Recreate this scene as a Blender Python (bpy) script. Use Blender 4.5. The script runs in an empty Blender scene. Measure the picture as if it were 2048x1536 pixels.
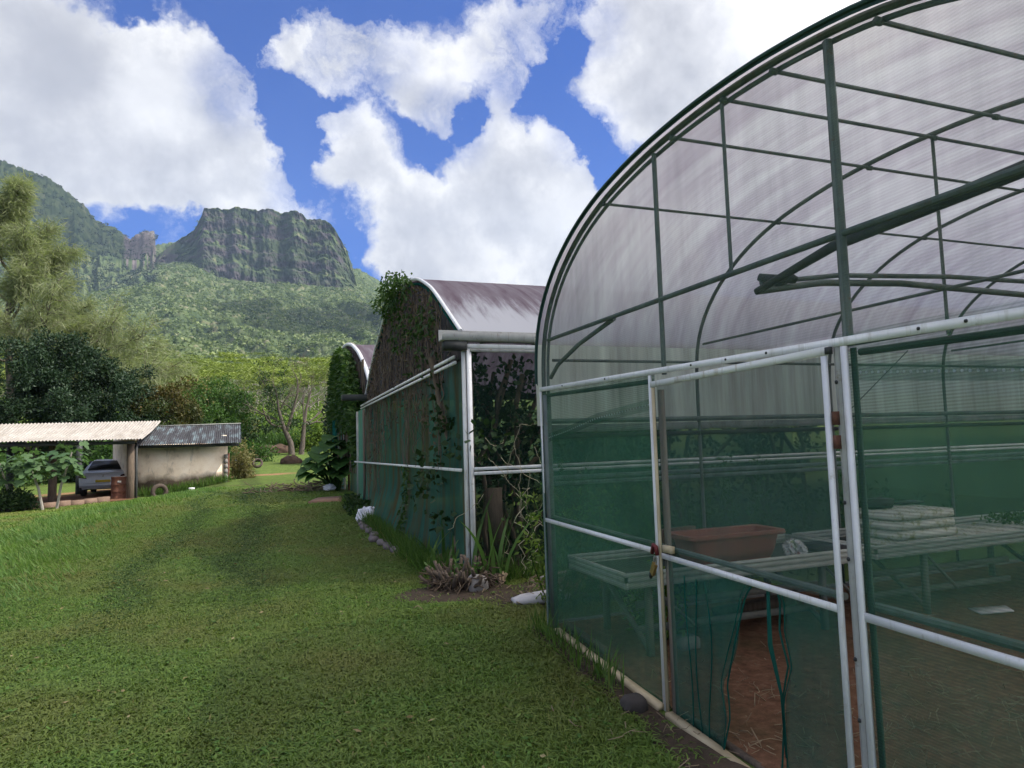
import bpy, bmesh, math, random
import numpy as np
from mathutils import Vector, Matrix

SC = bpy.context.scene
COL = SC.collection
RNG = np.random.default_rng(7)
random.seed(7)
R = math.radians
EYE = 1.55

# ------------------------------------------------------------------ objects
def tag(o, label=None, cat=None, group=None, kind=None):
    if label: o["label"] = label
    if cat: o["category"] = cat
    if group: o["group"] = group
    if kind: o["kind"] = kind
    return o

def thing(name, label, cat, loc=(0, 0, 0), group=None):
    o = bpy.data.objects.new(name, None)
    o.empty_display_size = 0.1
    COL.objects.link(o)
    o.location = loc
    return tag(o, label, cat, group)

def mesh_np(name, V, faces, mat=None, parent=None, smooth=False, uv=None, attr=None):
    """V (n,3) world coordinates; faces = list of int arrays (m,k) or list of tuples."""
    V = np.asarray(V, dtype=np.float64).reshape(-1, 3)
    if parent is not None:
        off = np.zeros(3)
        p = parent
        while p is not None:
            off += np.array(p.location); p = p.parent
        V = V - off
    me = bpy.data.meshes.new(name)
    arrs = []
    if isinstance(faces, list) and faces and isinstance(faces[0], (tuple, list)):
        tot = np.array([len(f) for f in faces]); idx = np.concatenate([np.array(f) for f in faces])
    else:
        if not isinstance(faces, list): faces = [faces]
        faces = [np.asarray(f) for f in faces if len(f)]
        tot = np.concatenate([np.full(len(f), f.shape[1]) for f in faces]); idx = np.concatenate([f.ravel() for f in faces])
    me.vertices.add(len(V)); me.vertices.foreach_set("co", V.ravel())
    me.loops.add(len(idx)); me.loops.foreach_set("vertex_index", idx.astype(np.int32))
    me.polygons.add(len(tot))
    st = np.concatenate([[0], np.cumsum(tot)[:-1]])
    me.polygons.foreach_set("loop_start", st.astype(np.int32))
    me.polygons.foreach_set("loop_total", tot.astype(np.int32))
    if smooth: me.polygons.foreach_set("use_smooth", np.ones(len(tot), dtype=bool))
    if uv is not None:
        l = me.uv_layers.new(name="UVMap"); l.data.foreach_set("uv", np.asarray(uv)[idx].ravel())
    if attr:
        for k, a in attr.items():
            t = me.attributes.new(k, 'FLOAT', 'POINT'); t.data.foreach_set("value", np.asarray(a, dtype=np.float32))
    me.update(calc_edges=True)
    me.validate()
    if mat: me.materials.append(mat)
    o = bpy.data.objects.new(name, me)
    COL.objects.link(o)
    if parent is not None: o.parent = parent
    return o

class MB:
    def __init__(s): s.V = []; s.F = []
    def add(s, V, F):
        b = len(s.V); s.V.extend([tuple(map(float, v)) for v in V]); s.F.extend([tuple(int(i) + b for i in f) for f in F]); return s
    def hexa(s, c8):
        return s.add(c8, [(0, 3, 2, 1), (4, 5, 6, 7), (0, 1, 5, 4), (1, 2, 6, 5), (2, 3, 7, 6), (3, 0, 4, 7)])
    def box(s, lo, hi):
        (a, b, c), (d, e, f) = lo, hi
        return s.hexa([(a, b, c), (d, b, c), (d, e, c), (a, e, c), (a, b, f), (d, b, f), (d, e, f), (a, e, f)])
    def beam(s, p, q, w, h, up=(0, 0, 1)):
        p = np.array(p, float); q = np.array(q, float); t = q - p; t /= np.linalg.norm(t)
        u = np.array(up, float)
        if abs(t @ u) > .95: u = np.array([0, 1., 0])
        sd = np.cross(t, u); sd /= np.linalg.norm(sd); u = np.cross(sd, t)
        c = []
        for e in (p, q):
            for a, b in ((-1, -1), (1, -1), (1, 1), (-1, 1)):
                c.append(e + sd * a * w / 2 + u * b * h / 2)
        return s.hexa(c)
    def tube(s, pts, r, n=8, cap=True):
        pts = [np.array(p, float) for p in pts]
        rs = r if hasattr(r, '__len__') else [r] * len(pts)
        b = len(s.V); ref = None
        for i, p in enumerate(pts):
            t = pts[min(i + 1, len(pts) - 1)] - pts[max(i - 1, 0)]
            t = t / (np.linalg.norm(t) + 1e-9)
            if ref is None: ref = np.array([0, 0, 1.]) if abs(t[2]) < .9 else np.array([1., 0, 0])
            sd = np.cross(t, ref); sd /= np.linalg.norm(sd) + 1e-9; ref = np.cross(sd, t)
            for k in range(n):
                a = 2 * math.pi * k / n
                s.V.append(tuple(p + (sd * math.cos(a) + ref * math.sin(a)) * rs[i]))
        for i in range(len(pts) - 1):
            for k in range(n):
                k2 = (k + 1) % n
                s.F.append((b + i * n + k, b + i * n + k2, b + (i + 1) * n + k2, b + (i + 1) * n + k))
        if cap:
            s.F.append(tuple(b + k for k in range(n))[::-1]); e = b + (len(pts) - 1) * n; s.F.append(tuple(e + k for k in range(n)))
        return s
    def lathe(s, prof, c, n=24, axis=None):
        c = np.array(c, float)
        A = np.eye(3) if axis is None else np.array(axis, float)  # rows: x,y,z axes
        b = len(s.V)
        for (r_, z) in prof:
            for k in range(n):
                a = 2 * math.pi * k / n
                s.V.append(tuple(c + (A[0] * math.cos(a) + A[1] * math.sin(a)) * r_ + A[2] * z))
        for i in range(len(prof) - 1):
            for k in range(n):
                k2 = (k + 1) % n
                s.F.append((b + i * n + k, b + i * n + k2, b + (i + 1) * n + k2, b + (i + 1) * n + k))
        return s
    def prism(s, poly, d):
        """polygon (list of 3d points) extruded by vector d"""
        n = len(poly); d = np.array(d, float)
        V = [np.array(p, float) for p in poly]; V += [v + d for v in V]
        F = [tuple(range(n))[::-1], tuple(range(n, 2 * n))] + [(i, (i + 1) % n, n + (i + 1) % n, n + i) for i in range(n)]
        return s.add(V, F)
    def build(s, name, mat, parent=None, smooth=False):
        return mesh_np(name, np.array(s.V), s.F, mat, parent, smooth)

def autosmooth(o, ang=40):
    me = o.data
    me.polygons.foreach_set("use_smooth", np.ones(len(me.polygons), dtype=bool))
    try: me.set_sharp_from_angle(angle=R(ang))
    except Exception: pass
    return o

def bevel(o, w=.006, seg=2):
    bm = bmesh.new(); bm.from_mesh(o.data)
    bmesh.ops.remove_doubles(bm, verts=bm.verts, dist=1e-5)
    bmesh.ops.bevel(bm, geom=list(bm.edges), offset=w, segments=seg, affect='EDGES', clamp_overlap=True)
    bm.to_mesh(o.data); bm.free(); return o

# ------------------------------------------------------------------ numpy noise
def _h(ix, iy, seed=0):
    n = (ix.astype(np.int64) * 374761393 + iy.astype(np.int64) * 668265263 + seed * 974634777) & 0x7fffffff
    n = ((n ^ (n >> 13)) * 1274126177) & 0x7fffffff
    n = n ^ (n >> 16)
    return (n & 0xffffff) / float(0xffffff)
def vnoise(x, y, seed=0):
    x = np.asarray(x, float); y = np.asarray(y, float)
    ix = np.floor(x); iy = np.floor(y); fx = x - ix; fy = y - iy
    fx = fx * fx * (3 - 2 * fx); fy = fy * fy * (3 - 2 * fy)
    a = _h(ix, iy, seed); b = _h(ix + 1, iy, seed); c = _h(ix, iy + 1, seed); d = _h(ix + 1, iy + 1, seed)
    return (a * (1 - fx) + b * fx) * (1 - fy) + (c * (1 - fx) + d * fx) * fy
def fbm(x, y, oct=4, seed=0, gain=.5):
    s = 0; a = 1; t = 0
    for k in range(oct):
        s = s + a * vnoise(x * 2 ** k + 17.3 * k, y * 2 ** k - 9.1 * k, seed + k); t += a; a *= gain
    return s / t
def cells(x, y, seed=0, jit=.9):
    """nearest-cell distance and that cell's random id"""
    ix = np.floor(x); iy = np.floor(y)
    best = np.full(np.shape(x), 9.); bid = np.zeros(np.shape(x))
    for dx in (-1, 0, 1):
        for dy in (-1, 0, 1):
            jx = ix + dx; jy = iy + dy
            px = jx + .5 + jit * (_h(jx, jy, seed) - .5); py = jy + .5 + jit * (_h(jx, jy, seed + 5) - .5)
            rr = .75 + .5 * _h(jx, jy, seed + 9)
            d = np.hypot(x - px, y - py) / rr
            m = d < best; best = np.where(m, d, best); bid = np.where(m, _h(jx, jy, seed + 11), bid)
    return best, bid
def sstep(a, b, x):
    t = np.clip((np.asarray(x, float) - a) / (b - a), 0, 1); return t * t * (3 - 2 * t)

# ------------------------------------------------------------------ node materials
class NT:
    def __init__(s, tree): s.t = tree; s.n = tree.nodes; s.l = tree.links
    def new(s, typ, props=None, **inp):
        nd = s.n.new(typ)
        for k, v in (props or {}).items(): setattr(nd, k, v)
        for k, v in inp.items(): s.set(nd, k, v)
        return nd
    def set(s, nd, k, v):
        key = int(k[1:]) if (k[0] == '_' and k[1:].isdigit()) else k.replace('_', ' ')
        sk = nd.inputs[key]
        if isinstance(v, bpy.types.NodeSocket): s.l.new(v, sk)
        elif isinstance(v, bpy.types.Node): s.l.new(v.outputs[0], sk)
        else:
            if hasattr(sk.default_value, '__len__') and len(sk.default_value) == 4 and hasattr(v, '__len__') and len(v) == 3: v = (*v, 1)
            sk.default_value = v
    def math(s, op, a, b=0.0, clamp=False, c=None):
        nd = s.n.new('ShaderNodeMath'); nd.operation = op; nd.use_clamp = clamp
        s.set(nd, '_0', a); s.set(nd, '_1', b)
        if c is not None: s.set(nd, '_2', c)
        return nd.outputs[0]
    def vmath(s, op, a, b=None, scale=None):
        nd = s.n.new('ShaderNodeVectorMath'); nd.operation = op
        s.set(nd, '_0', a)
        if b is not None: s.set(nd, '_1', b)
        if scale is not None: s.set(nd, 'Scale', scale)
        return nd.outputs['Value'] if op in ('DOT_PRODUCT', 'LENGTH', 'DISTANCE') else nd.outputs[0]
    def mix(s, f, a, b, mode='MIX'):
        nd = s.n.new('ShaderNodeMix'); nd.data_type = 'RGBA'; nd.blend_type = mode; nd.clamp_factor = True
        for i, v in ((0, f), (6, a), (7, b)):
            sk = nd.inputs[i]
            if isinstance(v, bpy.types.NodeSocket): s.l.new(v, sk)
            else: sk.default_value = v if not hasattr(v, '__len__') else (*v[:3], 1)
        return nd.outputs[2]
    def maprange(s, v, a, b, c=0., d=1., smooth=False):
        nd = s.n.new('ShaderNodeMapRange'); nd.clamp = True
        if smooth: nd.interpolation_type = 'SMOOTHSTEP'
        s.set(nd, '_0', v)
        for i, x in zip((1, 2, 3, 4), (a, b, c, d)): nd.inputs[i].default_value = x
        return nd.outputs[0]
    def coord(s, which='Object', scale=None):
        o = s.n.new('ShaderNodeTexCoord').outputs[which]
        if scale is not None:
            m = s.n.new('ShaderNodeMapping'); s.l.new(o, m.inputs[0]); m.inputs['Scale'].default_value = scale; o = m.outputs[0]
        return o
    def pos(s, scale=None):
        o = s.n.new('ShaderNodeNewGeometry').outputs['Position']
        if scale is not None:
            m = s.n.new('ShaderNodeMapping'); s.l.new(o, m.inputs[0]); m.inputs['Scale'].default_value = scale; o = m.outputs[0]
        return o
    def noise(s, vec, scale=1., detail=4., rough=.55, dist=0.):
        nd = s.n.new('ShaderNodeTexNoise'); s.l.new(vec, nd.inputs['Vector'])
        nd.inputs['Scale'].default_value = scale; nd.inputs['Detail'].default_value = detail
        nd.inputs['Roughness'].default_value = rough; nd.inputs['Distortion'].default_value = dist
        return nd.outputs[0]
    def ramp(s, f, stops):
        nd = s.n.new('ShaderNodeValToRGB'); s.l.new(f, nd.inputs[0])
        e = nd.color_ramp.elements
        while len(e) < len(stops): e.new(.5)
        for el, (p, c) in zip(e, stops): el.position = p; el.color = (*c, 1)
        return nd.outputs[0]
    def island(s): return s.n.new('ShaderNodeNewGeometry').outputs['Random Per Island']
    def bump(s, h, strength=.3, dist=.02):
        nd = s.n.new('ShaderNodeBump'); s.l.new(h, nd.inputs['Height']); nd.inputs['Strength'].default_value = strength; nd.inputs['Distance'].default_value = dist
        return nd.outputs[0]

MATS = {}
def material(name, fn):
    m = bpy.data.materials.new(name); m.use_nodes = True
    m.node_tree.nodes.clear()
    nt = NT(m.node_tree); out = nt.n.new('ShaderNodeOutputMaterial')
    sh = fn(nt)
    nt.l.new(sh if isinstance(sh, bpy.types.NodeSocket) else sh.outputs[0], out.inputs[0])
    MATS[name] = m; return m

def principled(nt, col, rough=.8, metal=0., spec=.3, normal=None):
    p = nt.new('ShaderNodeBsdfPrincipled', Roughness=rough, Metallic=metal)
    nt.set(p, 'Base Color', col); p.inputs['Specular IOR Level'].default_value = spec
    if normal is not None: nt.set(p, 'Normal', normal)
    return p
def simple(name, c1, c2=None, scale=3., rough=.8, metal=0., spec=.3, bump=0., detail=6, stretch=(1, 1, 1)):
    def fn(nt):
        v = nt.coord('Object', stretch); n = nt.noise(v, scale, detail, .6)
        c = nt.ramp(n, [(.3, c1), (.7, c2 or tuple(x * .7 for x in c1))])
        return principled(nt, c, rough, metal, spec, nt.bump(nt.noise(v, scale * 6, 5), bump, .01) if bump else None)
    return material(name, fn)
def leafmat(name, c1, c2, c3=None, trans=.3, rough=.55, patch=None, spec=.25):
    def fn(nt):
        i = nt.island()
        st = [(0., c1), (.6, c2)] + ([(.97, c2), (1., c3)] if c3 else [])
        c = nt.ramp(i, st)
        if patch:
            c = nt.mix(nt.maprange(nt.noise(nt.pos(), patch[1], 3), .42, .62), c, patch[0])
        p = principled(nt, c, rough, 0, spec)
        t = nt.new('ShaderNodeBsdfTranslucent'); nt.set(t, 'Color', nt.mix(1., c, (1.0, 1.15, .6), 'MULTIPLY'))
        return nt.new('ShaderNodeMixShader', _0=trans, _1=p, _2=t)
    return material(name, fn)

def worn(name, c1, c2, dirt, rough=.5, metal=0., amt=(.58, .68), scale=9.):
    def fn(nt):
        p = nt.pos(); n = nt.noise(p, 4., 6, .65)
        c = nt.ramp(n, [(.3, c2), (.65, c1)])
        s1 = nt.maprange(nt.noise(p, scale, 9, .75), amt[0], amt[1])
        s2 = nt.maprange(nt.noise(nt.pos((9, 9, 1.3)), 2.5, 7, .7), .55, .68, 0., .55)
        c = nt.mix(nt.math('MAXIMUM', s1, s2), c, dirt)
        return principled(nt, c, rough, metal, .35, nt.bump(nt.noise(p, 40., 4), .15, .004))
    return material(name, fn)
WHITE = worn('white_metal', (.80, .80, .81), (.64, .64, .64), (.42, .40, .35), .5, 0., (.60, .72))
WHITEOLD = material('weathered_white', lambda nt: principled(nt, nt.mix(nt.maprange(nt.noise(nt.pos((6, 6, 1.2)), 3, 8, .7), .52, .68), (.72, .72, .70), (.45, .40, .32)), .6))
CREAM = simple('cream_board', (.62, .52, .34), (.38, .30, .18), 4., .7, bump=.2, stretch=(1, 1, 1))
WOODGREY = simple('grey_wood', (.30, .25, .21), (.19, .15, .125), 6, .9, bump=.4, stretch=(6, 6, .7))
WOOD = simple('wood', (.16, .12, .09), (.07, .055, .04), 6, .9, bump=.4, stretch=(6, 6, .7))
GREENPIPE = simple('green_edge', (.03, .075, .065), (.02, .05, .045), 6, .6)
PIPE = worn('galvanised_pipe', (.15, .18, .165), (.065, .085, .08), (.12, .085, .06), .6, .15, (.57, .68), 14.)
GREYMETAL = worn('grey_metal', (.42, .42, .40), (.26, .27, .26), (.20, .17, .13), .6, .1, (.56, .68))
DARK = simple('dark_metal', (.05, .055, .055), (.025, .027, .027), 4, .6)
BENCHMAT = simple('bench_trim', (.50, .52, .46), (.36, .38, .33), 6, .6, stretch=(1, 6, 6))
RUST = simple('rust', (.20, .085, .055), (.10, .05, .036), 14, .9, bump=.3)
CONCRETE = simple('concrete', (.30, .28, .26), (.20, .185, .17), 6, .95, bump=.4)
BRASS = simple('brass', (.45, .32, .12), (.3, .2, .08), 14, .4, .7)
REDPLASTIC = simple('red_plastic', (.16, .03, .03), (.09, .02, .02), 14, .5)
BARK = simple('bark', (.15, .125, .105), (.065, .052, .044), 5, .95, bump=.6, stretch=(4, 4, .8))
PALEBARK = simple('pale_bark', (.42, .39, .34), (.24, .21, .18), 5, .95, bump=.4, stretch=(4, 4, .8))
TERRACOTTA = simple('terracotta_plastic', (.30, .10, .07), (.23, .08, .058), 3, .5)
FOAM = material('stained_foam', lambda nt: principled(nt, nt.mix(nt.maprange(nt.noise(nt.pos(), 14, 6, .65), .5, .68), (.72, .70, .62), (.30, .29, .12)), .9))
BLACKPL = simple('black_plastic', (.02, .022, .024), (.012, .013, .014), 5, .5)
PAPER = simple('paper', (.62, .60, .58), (.5, .48, .46), 12, .9)
PALEWHITE = simple('white_cloth', (.80, .80, .83), (.62, .62, .66), 9, .9)

def net(name, col, opac, line=None, stain=None, vertical=False, opac2=None):
    """woven shade net: part of the light passes between the threads"""
    def fn(nt):
        g = nt.pos()
        d = nt.new('ShaderNodeBsdfDiffuse'); tl = nt.new('ShaderNodeBsdfTranslucent'); tr = nt.new('ShaderNodeBsdfTransparent')
        big = nt.noise(g, 1.1, 4, .6)
        c = nt.mix(nt.maprange(big, .35, .65), tuple(x * .82 for x in col), tuple(min(1, x * 1.18) for x in col))
        fac = nt.maprange(nt.noise(g, .9, 5, .6), .3, .7, opac - .05, opac + .05)
        if stain:
            sv = nt.pos((2.2, 2.2, .18)); sn = nt.noise(sv, 2.1, 8, .65)
            sf = nt.maprange(sn, *stain[1]); c = nt.mix(sf, c, stain[0])
            fac = nt.math('ADD', fac, nt.math('MULTIPLY', sf, stain[2]), True)
        fac = nt.math('ADD', fac, nt.maprange(nt.noise(nt.pos((5, 5, .5)), 2.2, 5, .6), .3, .7, -.07, .07), True)
        if line:
            sep = nt.new('ShaderNodeSeparateXYZ', _0=g)
            z = nt.math('ADD', sep.outputs[2], nt.math('MULTIPLY', nt.noise(g, 2.0, 2), .012))
            z = nt.math('ADD', z, nt.math('MULTIPLY', sep.outputs[1], .02))
            w = nt.math('SINE', nt.math('MULTIPLY', z, 2 * math.pi / line[0]))
            fac = nt.math('ADD', fac, nt.math('MULTIPLY', w, line[1]), True)
        nt.set(d, 'Color', c); nt.set(tl, 'Color', c)
        a = nt.new('ShaderNodeMixShader', _0=.45, _1=d, _2=tl)
        return nt.new('ShaderNodeMixShader', _0=fac, _1=tr, _2=a)
    return material(name, fn)
NET = net('green_net', (.08, .20, .135), .45, line=(.0125, .10))
NETDOOR = net('door_net', (.08, .155, .125), .42)
NETLOW = net('door_lower_net', (.035, .125, .095), .66)
NETL = net('front_left_net', (.075, .20, .125), .52, line=(.0125, .08))
NETFOLD = net('folded_net', (.02, .13, .105), .85)
NETEDGE = simple('net_edging', (.045, .075, .06), (.03, .055, .045), 4, .8)
NETUP = net('gable_net', (.15, .23, .19), .25, line=(.0125, .035))
NETHEM = net('net_hem', (.05, .15, .105), .45)
NETSIDE = net('side_wall_net', (.03, .12, .085), .55)
NETMID = net('old_green_net', (.06, .165, .125), .88, stain=((.11, .10, .055), (.46, .60), .08))
NETMIDUP = net('old_gable_net', (.045, .06, .056), .84, stain=((.085, .068, .058), (.46, .62), .12))
NETMIDSIDE = net('dark_side_net', (.02, .045, .04), .32)

def filmfn(dirt, clean, band=None, trans=.6, opac=.97, amt=(.40, .62), bright=1.):
    def fn(nt):
        uv = nt.n.new('ShaderNodeTexCoord').outputs['UV']
        m = nt.new('ShaderNodeMapping', _0=uv); m.inputs['Scale'].default_value = (1, .10, 1)
        n1 = nt.noise(m.outputs[0], 5.5, 8, .68, .3)
        m2 = nt.new('ShaderNodeMapping', _0=uv); m2.inputs['Scale'].default_value = (1, .35, 1)
        n2 = nt.noise(m2.outputs[0], .9, 5, .6, .4)
        f = nt.maprange(nt.math('ADD', nt.math('MULTIPLY', n1, .6), nt.math('MULTIPLY', n2, .4)), *amt)
        if band:
            sep = nt.new('ShaderNodeSeparateXYZ', _0=uv)
            b = nt.maprange(nt.math('ADD', sep.outputs[1], nt.math('MULTIPLY', nt.math('SUBTRACT', n1, .5), 2.6)), band[0], band[1], 0., 1., True)
            f = nt.math('MULTIPLY', b, nt.maprange(n1, .25, .6, .55, 1.))
        c = nt.mix(f, clean, dirt)
        d = nt.new('ShaderNodeBsdfDiffuse'); t = nt.new('ShaderNodeBsdfTranslucent'); tr = nt.new('ShaderNodeBsdfTransparent')
        nt.set(d, 'Color', c); nt.set(t, 'Color', c)
        a = nt.new('ShaderNodeMixShader', _0=trans, _1=d, _2=t)
        return nt.new('ShaderNodeMixShader', _0=opac, _1=tr, _2=a)
    return fn
FILM = material('roof_film', filmfn((.345, .30, .325), (.60, .60, .58), None, .78, .95, (.37, .66)))
FILMSIDE = material('side_film', filmfn((.48, .46, .38), (.80, .84, .68), None, .80, .95))
FILMOLD = material('old_roof_film', filmfn((.16, .125, .152), (.48, .49, .53), (.35, 1.25), .35, .985))
HAZE = .000075
# ------------------------------------------------------------------ camera
def rotm(r, u, f):
    return Matrix(((r[0], u[0], -f[0]), (r[1], u[1], -f[1]), (r[2], u[2], -f[2])))
ya, pit, rol = R(20.9), R(4.65), -R(1.71)
fw = np.array([math.sin(ya) * math.cos(pit), math.cos(ya) * math.cos(pit), math.sin(pit)])
r0 = np.array([math.cos(ya), -math.sin(ya), 0]); u0 = np.cross(r0, fw)
rr = r0 * math.cos(rol) + u0 * math.sin(rol); uu = -r0 * math.sin(rol) + u0 * math.cos(rol)
cd = bpy.data.cameras.new('camera'); cam = bpy.data.objects.new('camera', cd); COL.objects.link(cam)
cam.matrix_world = Matrix.Translation((0, 0, EYE)) @ rotm(rr, uu, fw).to_4x4()
cd.sensor_width = 36; cd.lens = 36 * 1370 / 2048; cd.clip_end = 20000; cd.clip_start = .05
SC.camera = cam

# ------------------------------------------------------------------ sun, sky
SUN_AZ, SUN_EL = R(114), R(50)          # azimuth from +Y towards +X
SUN = np.array([math.sin(SUN_AZ) * math.cos(SUN_EL), math.cos(SUN_AZ) * math.cos(SUN_EL), math.sin(SUN_EL)])
sd = bpy.data.lights.new('sun', 'SUN'); so = bpy.data.objects.new('sun', sd); COL.objects.link(so)
sd.energy = 5.0; sd.angle = R(.53); sd.color = (1, .95, .86)
so.rotation_euler = Vector(-SUN).to_track_quat('-Z', 'Y').to_euler(); so.location = (0, -20, 60)

# cloud masses of the sky: unit direction, angular radius, density
BLOBS= [(-0.2795,0.8481,0.4502,0.1069,1),(-0.2317,0.8737,0.4278,0.1158,1),(-0.1687,0.9062,0.3878,0.1271,1.1),(-0.088,0.8996,0.4279,0.1171,1),(-0.0971,0.8767,0.4712,0.0615,0.9),(-0.0437,0.9215,0.3858,0.0916,1),(-0.1184,0.9322,0.3421,0.0868,1),(-0.0142,0.9348,0.3548,0.0687,0.9),(-0.2289,0.9082,0.3503,0.1031,1),(-0.2977,0.8862,0.3549,0.093,1),(0.0355,0.9403,0.3385,0.0484,0.6),(-0.0482,0.8867,0.4598,0.0526,0.6),(0.0331,0.8662,0.4985,0.0579,0.7),(0.0877,0.8663,0.4918,0.0695,0.77),(0.1567,0.8594,0.4866,0.0847,0.94),(0.221,0.8498,0.4786,0.0863,1.02),(0.2912,0.8061,0.5152,0.085,0.82),(0.3341,0.7704,0.543,0.0768,0.82),(0.2386,0.8684,0.4348,0.0542,0.87),(0.3354,0.815,0.4725,0.0534,0.72),(0.1981,0.8704,0.4507,0.0467,0.82),(0.3217,0.8385,0.4399,0.0408,0.6),(0.4528,0.7385,0.4996,0.1069,0.9),(0.5124,0.6909,0.5101,0.1195,1),(0.58,0.6321,0.5138,0.1276,1.1),(0.6548,0.5525,0.5157,0.1378,1.2),(0.4639,0.7773,0.425,0.0724,0.75),(0.5076,0.7336,0.4519,0.0882,0.9),(0.144,0.9117,0.3848,0.064,0.95),(0.1231,0.9023,0.4131,0.0362,0.75),(0.1191,0.9279,0.3532,0.047,0.85),(0.1669,0.9313,0.3238,0.0622,0.9),(0.2148,0.9255,0.312,0.0632,0.9),(0.3007,0.8919,0.3377,0.1056,1),(0.366,0.8654,0.3423,0.0909,1),(0.3115,0.865,0.3934,0.0484,0.9),(0.3728,0.8413,0.3913,0.0517,0.95),(0.426,0.8463,0.3199,0.0696,1),(0.2647,0.9251,0.2724,0.1215,1),(0.3671,0.8941,0.2566,0.1211,1),(0.1899,0.9471,0.2586,0.0634,0.75),(0.4325,0.8653,0.2535,0.1054,1),(0.2318,0.9422,0.2419,0.093,0.9),(0.5234,0.8115,0.2599,0.1333,0.9),(0.0744,0.9467,0.3133,0.0397,0.35),(0.0102,0.9223,0.3864,0.0438,-0.3),(0.0342,0.9004,0.4337,0.0564,-0.9),(0.073,0.9244,0.3745,0.0391,-0.6),(0.2436,0.8916,0.3817,0.038,-0.6),(0.4433,0.8143,0.3747,0.0342,-0.8),(0.4045,0.7562,0.5144,0.0354,-0.6),(0.286,0.8625,0.4175,0.0377,-0.55),(-0.1197,0.9468,0.2989,0.0342,-0.7),(-0.1731,0.9389,0.2976,0.0323,-0.5),(-0.0742,0.9498,0.304,0.0297,-0.6),(-0.0021,0.854,0.5203,0.041,-0.9),(0.1147,0.9522,0.2832,0.0305,-0.5),(0.157,0.9642,0.2139,0.042,-0.6),(-0.1357,0.8499,0.5091,0.0313,-0.5),(0.0592,0.9058,0.4196,0.0382,-0.6),(0.414,0.8144,0.4066,0.0272,-0.4)]
GREY = [(-0.228,0.8556,0.4647,0.1091,0.75),(-0.1992,0.8778,0.4356,0.0875,0.5),(-0.2572,0.9067,0.3343,0.0838,0.55),(-0.1981,0.9324,0.3023,0.0803,0.35),(0.2373,0.9324,0.2724,0.0997,0.35),(0.5052,0.7718,0.3861,0.1041,0.25)]
BRIGHT = [(-0.1152,0.8987,0.4232,0.0732,0.5),(0.5982,0.6187,0.5092,0.1202,0.8),(0.4147,0.8564,0.3077,0.077,0.5),(0.6434,0.5551,0.5271,0.1294,0.7)]

W = bpy.data.worlds.new('World'); SC.world = W; W.use_nodes = True
W.node_tree.nodes.clear(); nt = NT(W.node_tree)
sky = nt.n.new('ShaderNodeTexSky'); sky.sky_type = 'NISHITA'; sky.sun_disc = False
sky.sun_elevation = SUN_EL; sky.sun_rotation = SUN_AZ; sky.altitude = 50; sky.air_density = 1.0; sky.dust_density = .3; sky.ozone_density = 3.
STR = .1
skyc = nt.mix(1., sky.outputs[0], (.23, .52, 1.20), 'MULTIPLY')
D = nt.n.new('ShaderNodeTexCoord').outputs['Generated']
wob = nt.n.new('ShaderNodeTexNoise'); nt.l.new(D, wob.inputs['Vector']); wob.inputs['Scale'].default_value = 5.5; wob.inputs['Detail'].default_value = 9; wob.inputs['Roughness'].default_value = .62
wv = nt.vmath('SCALE', nt.vmath('SUBTRACT', wob.outputs['Color'], (.5, .5, .5)), None, .17)
Dw = nt.vmath('ADD', D, wv)
field = None
for (x, y, z, r_, w) in BLOBS:
    dist = nt.vmath('DISTANCE', Dw, (x, y, z))
    b = nt.maprange(dist, r_ * 1.15, r_ * .15, 0., w, True)
    field = b if field is None else nt.math('ADD', field, b)
# the rest of the sky (outside the photograph): broken cloud
out = nt.vmath('DOT_PRODUCT', D, tuple(float(v) for v in fw))
rest = nt.math('MULTIPLY', nt.maprange(out, .80, .66), nt.maprange(nt.noise(D, 2.6, 6, .6), .40, .6, 0., 1.2))
field = nt.math('ADD', field, rest)
fine = nt.noise(Dw, 11., 12, .66)
mid_ = nt.noise(D, 4.5, 8, .6)
fld = nt.math('ADD', field, nt.math('ADD', nt.math('MULTIPLY', nt.math('SUBTRACT', fine, .5), 1.5), nt.math('ADD', nt.math('MULTIPLY', nt.math('SUBTRACT', mid_, .5), .7), nt.math('MULTIPLY', nt.math('SUBTRACT', nt.noise(Dw, 34., 8, .6), .5), .6))))
THIN = [(0.0692,0.8661,0.4951,0.1199,0.9),(0.1558,0.8537,0.497,0.0712,0.5),(0.3431,0.7962,0.4984,0.0983,0.85),(0.4136,0.7451,0.5232,0.0573,0.6),(0.2528,0.87,0.4234,0.0751,0.8),(-0.0197,0.8936,0.4485,0.0725,0.6),(0.4324,0.8055,0.4052,0.074,0.6),(0.0545,0.9378,0.343,0.0588,0.6)]
alpha = nt.maprange(fld, .14, .90, 0., 1., True)
# thin, torn veils of cloud where the blue shows through
veil = nt.maprange(nt.noise(Dw, 9., 10, .66, .6), .36, .62)
for (dx, dy, dz, rad, am) in THIN:
    g = nt.maprange(nt.vmath('DISTANCE', D, (dx, dy, dz)), rad, rad * .3, 0., am, True)
    alpha = nt.math('SUBTRACT', alpha, nt.math('MULTIPLY', g, veil), True)
# sun side of every billow brighter
sunup = tuple(float(v) for v in (rr * .35 + uu * .9) * .035)
fine2 = nt.noise(nt.vmath('ADD', D, sunup), 9., 8, .58); fine1 = nt.noise(D, 9., 8, .58)
rel = nt.math('SUBTRACT', fine1, fine2)
big = nt.noise(D, 2.3, 4, .5)
val = nt.math('ADD', nt.math('MULTIPLY', rel, .85), nt.math('MULTIPLY', nt.math('SUBTRACT', big, .5), .5))
val = nt.math('ADD', val, nt.maprange(fld, .5, 2.4, .10, -.06))
ccol = nt.ramp(nt.math('ADD', val, .5), [(.28, (4.2, 4.3, 4.8)), (.49, (5.9, 5.95, 6.3)), (.66, (8.1, 8.05, 8.1))])
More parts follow.
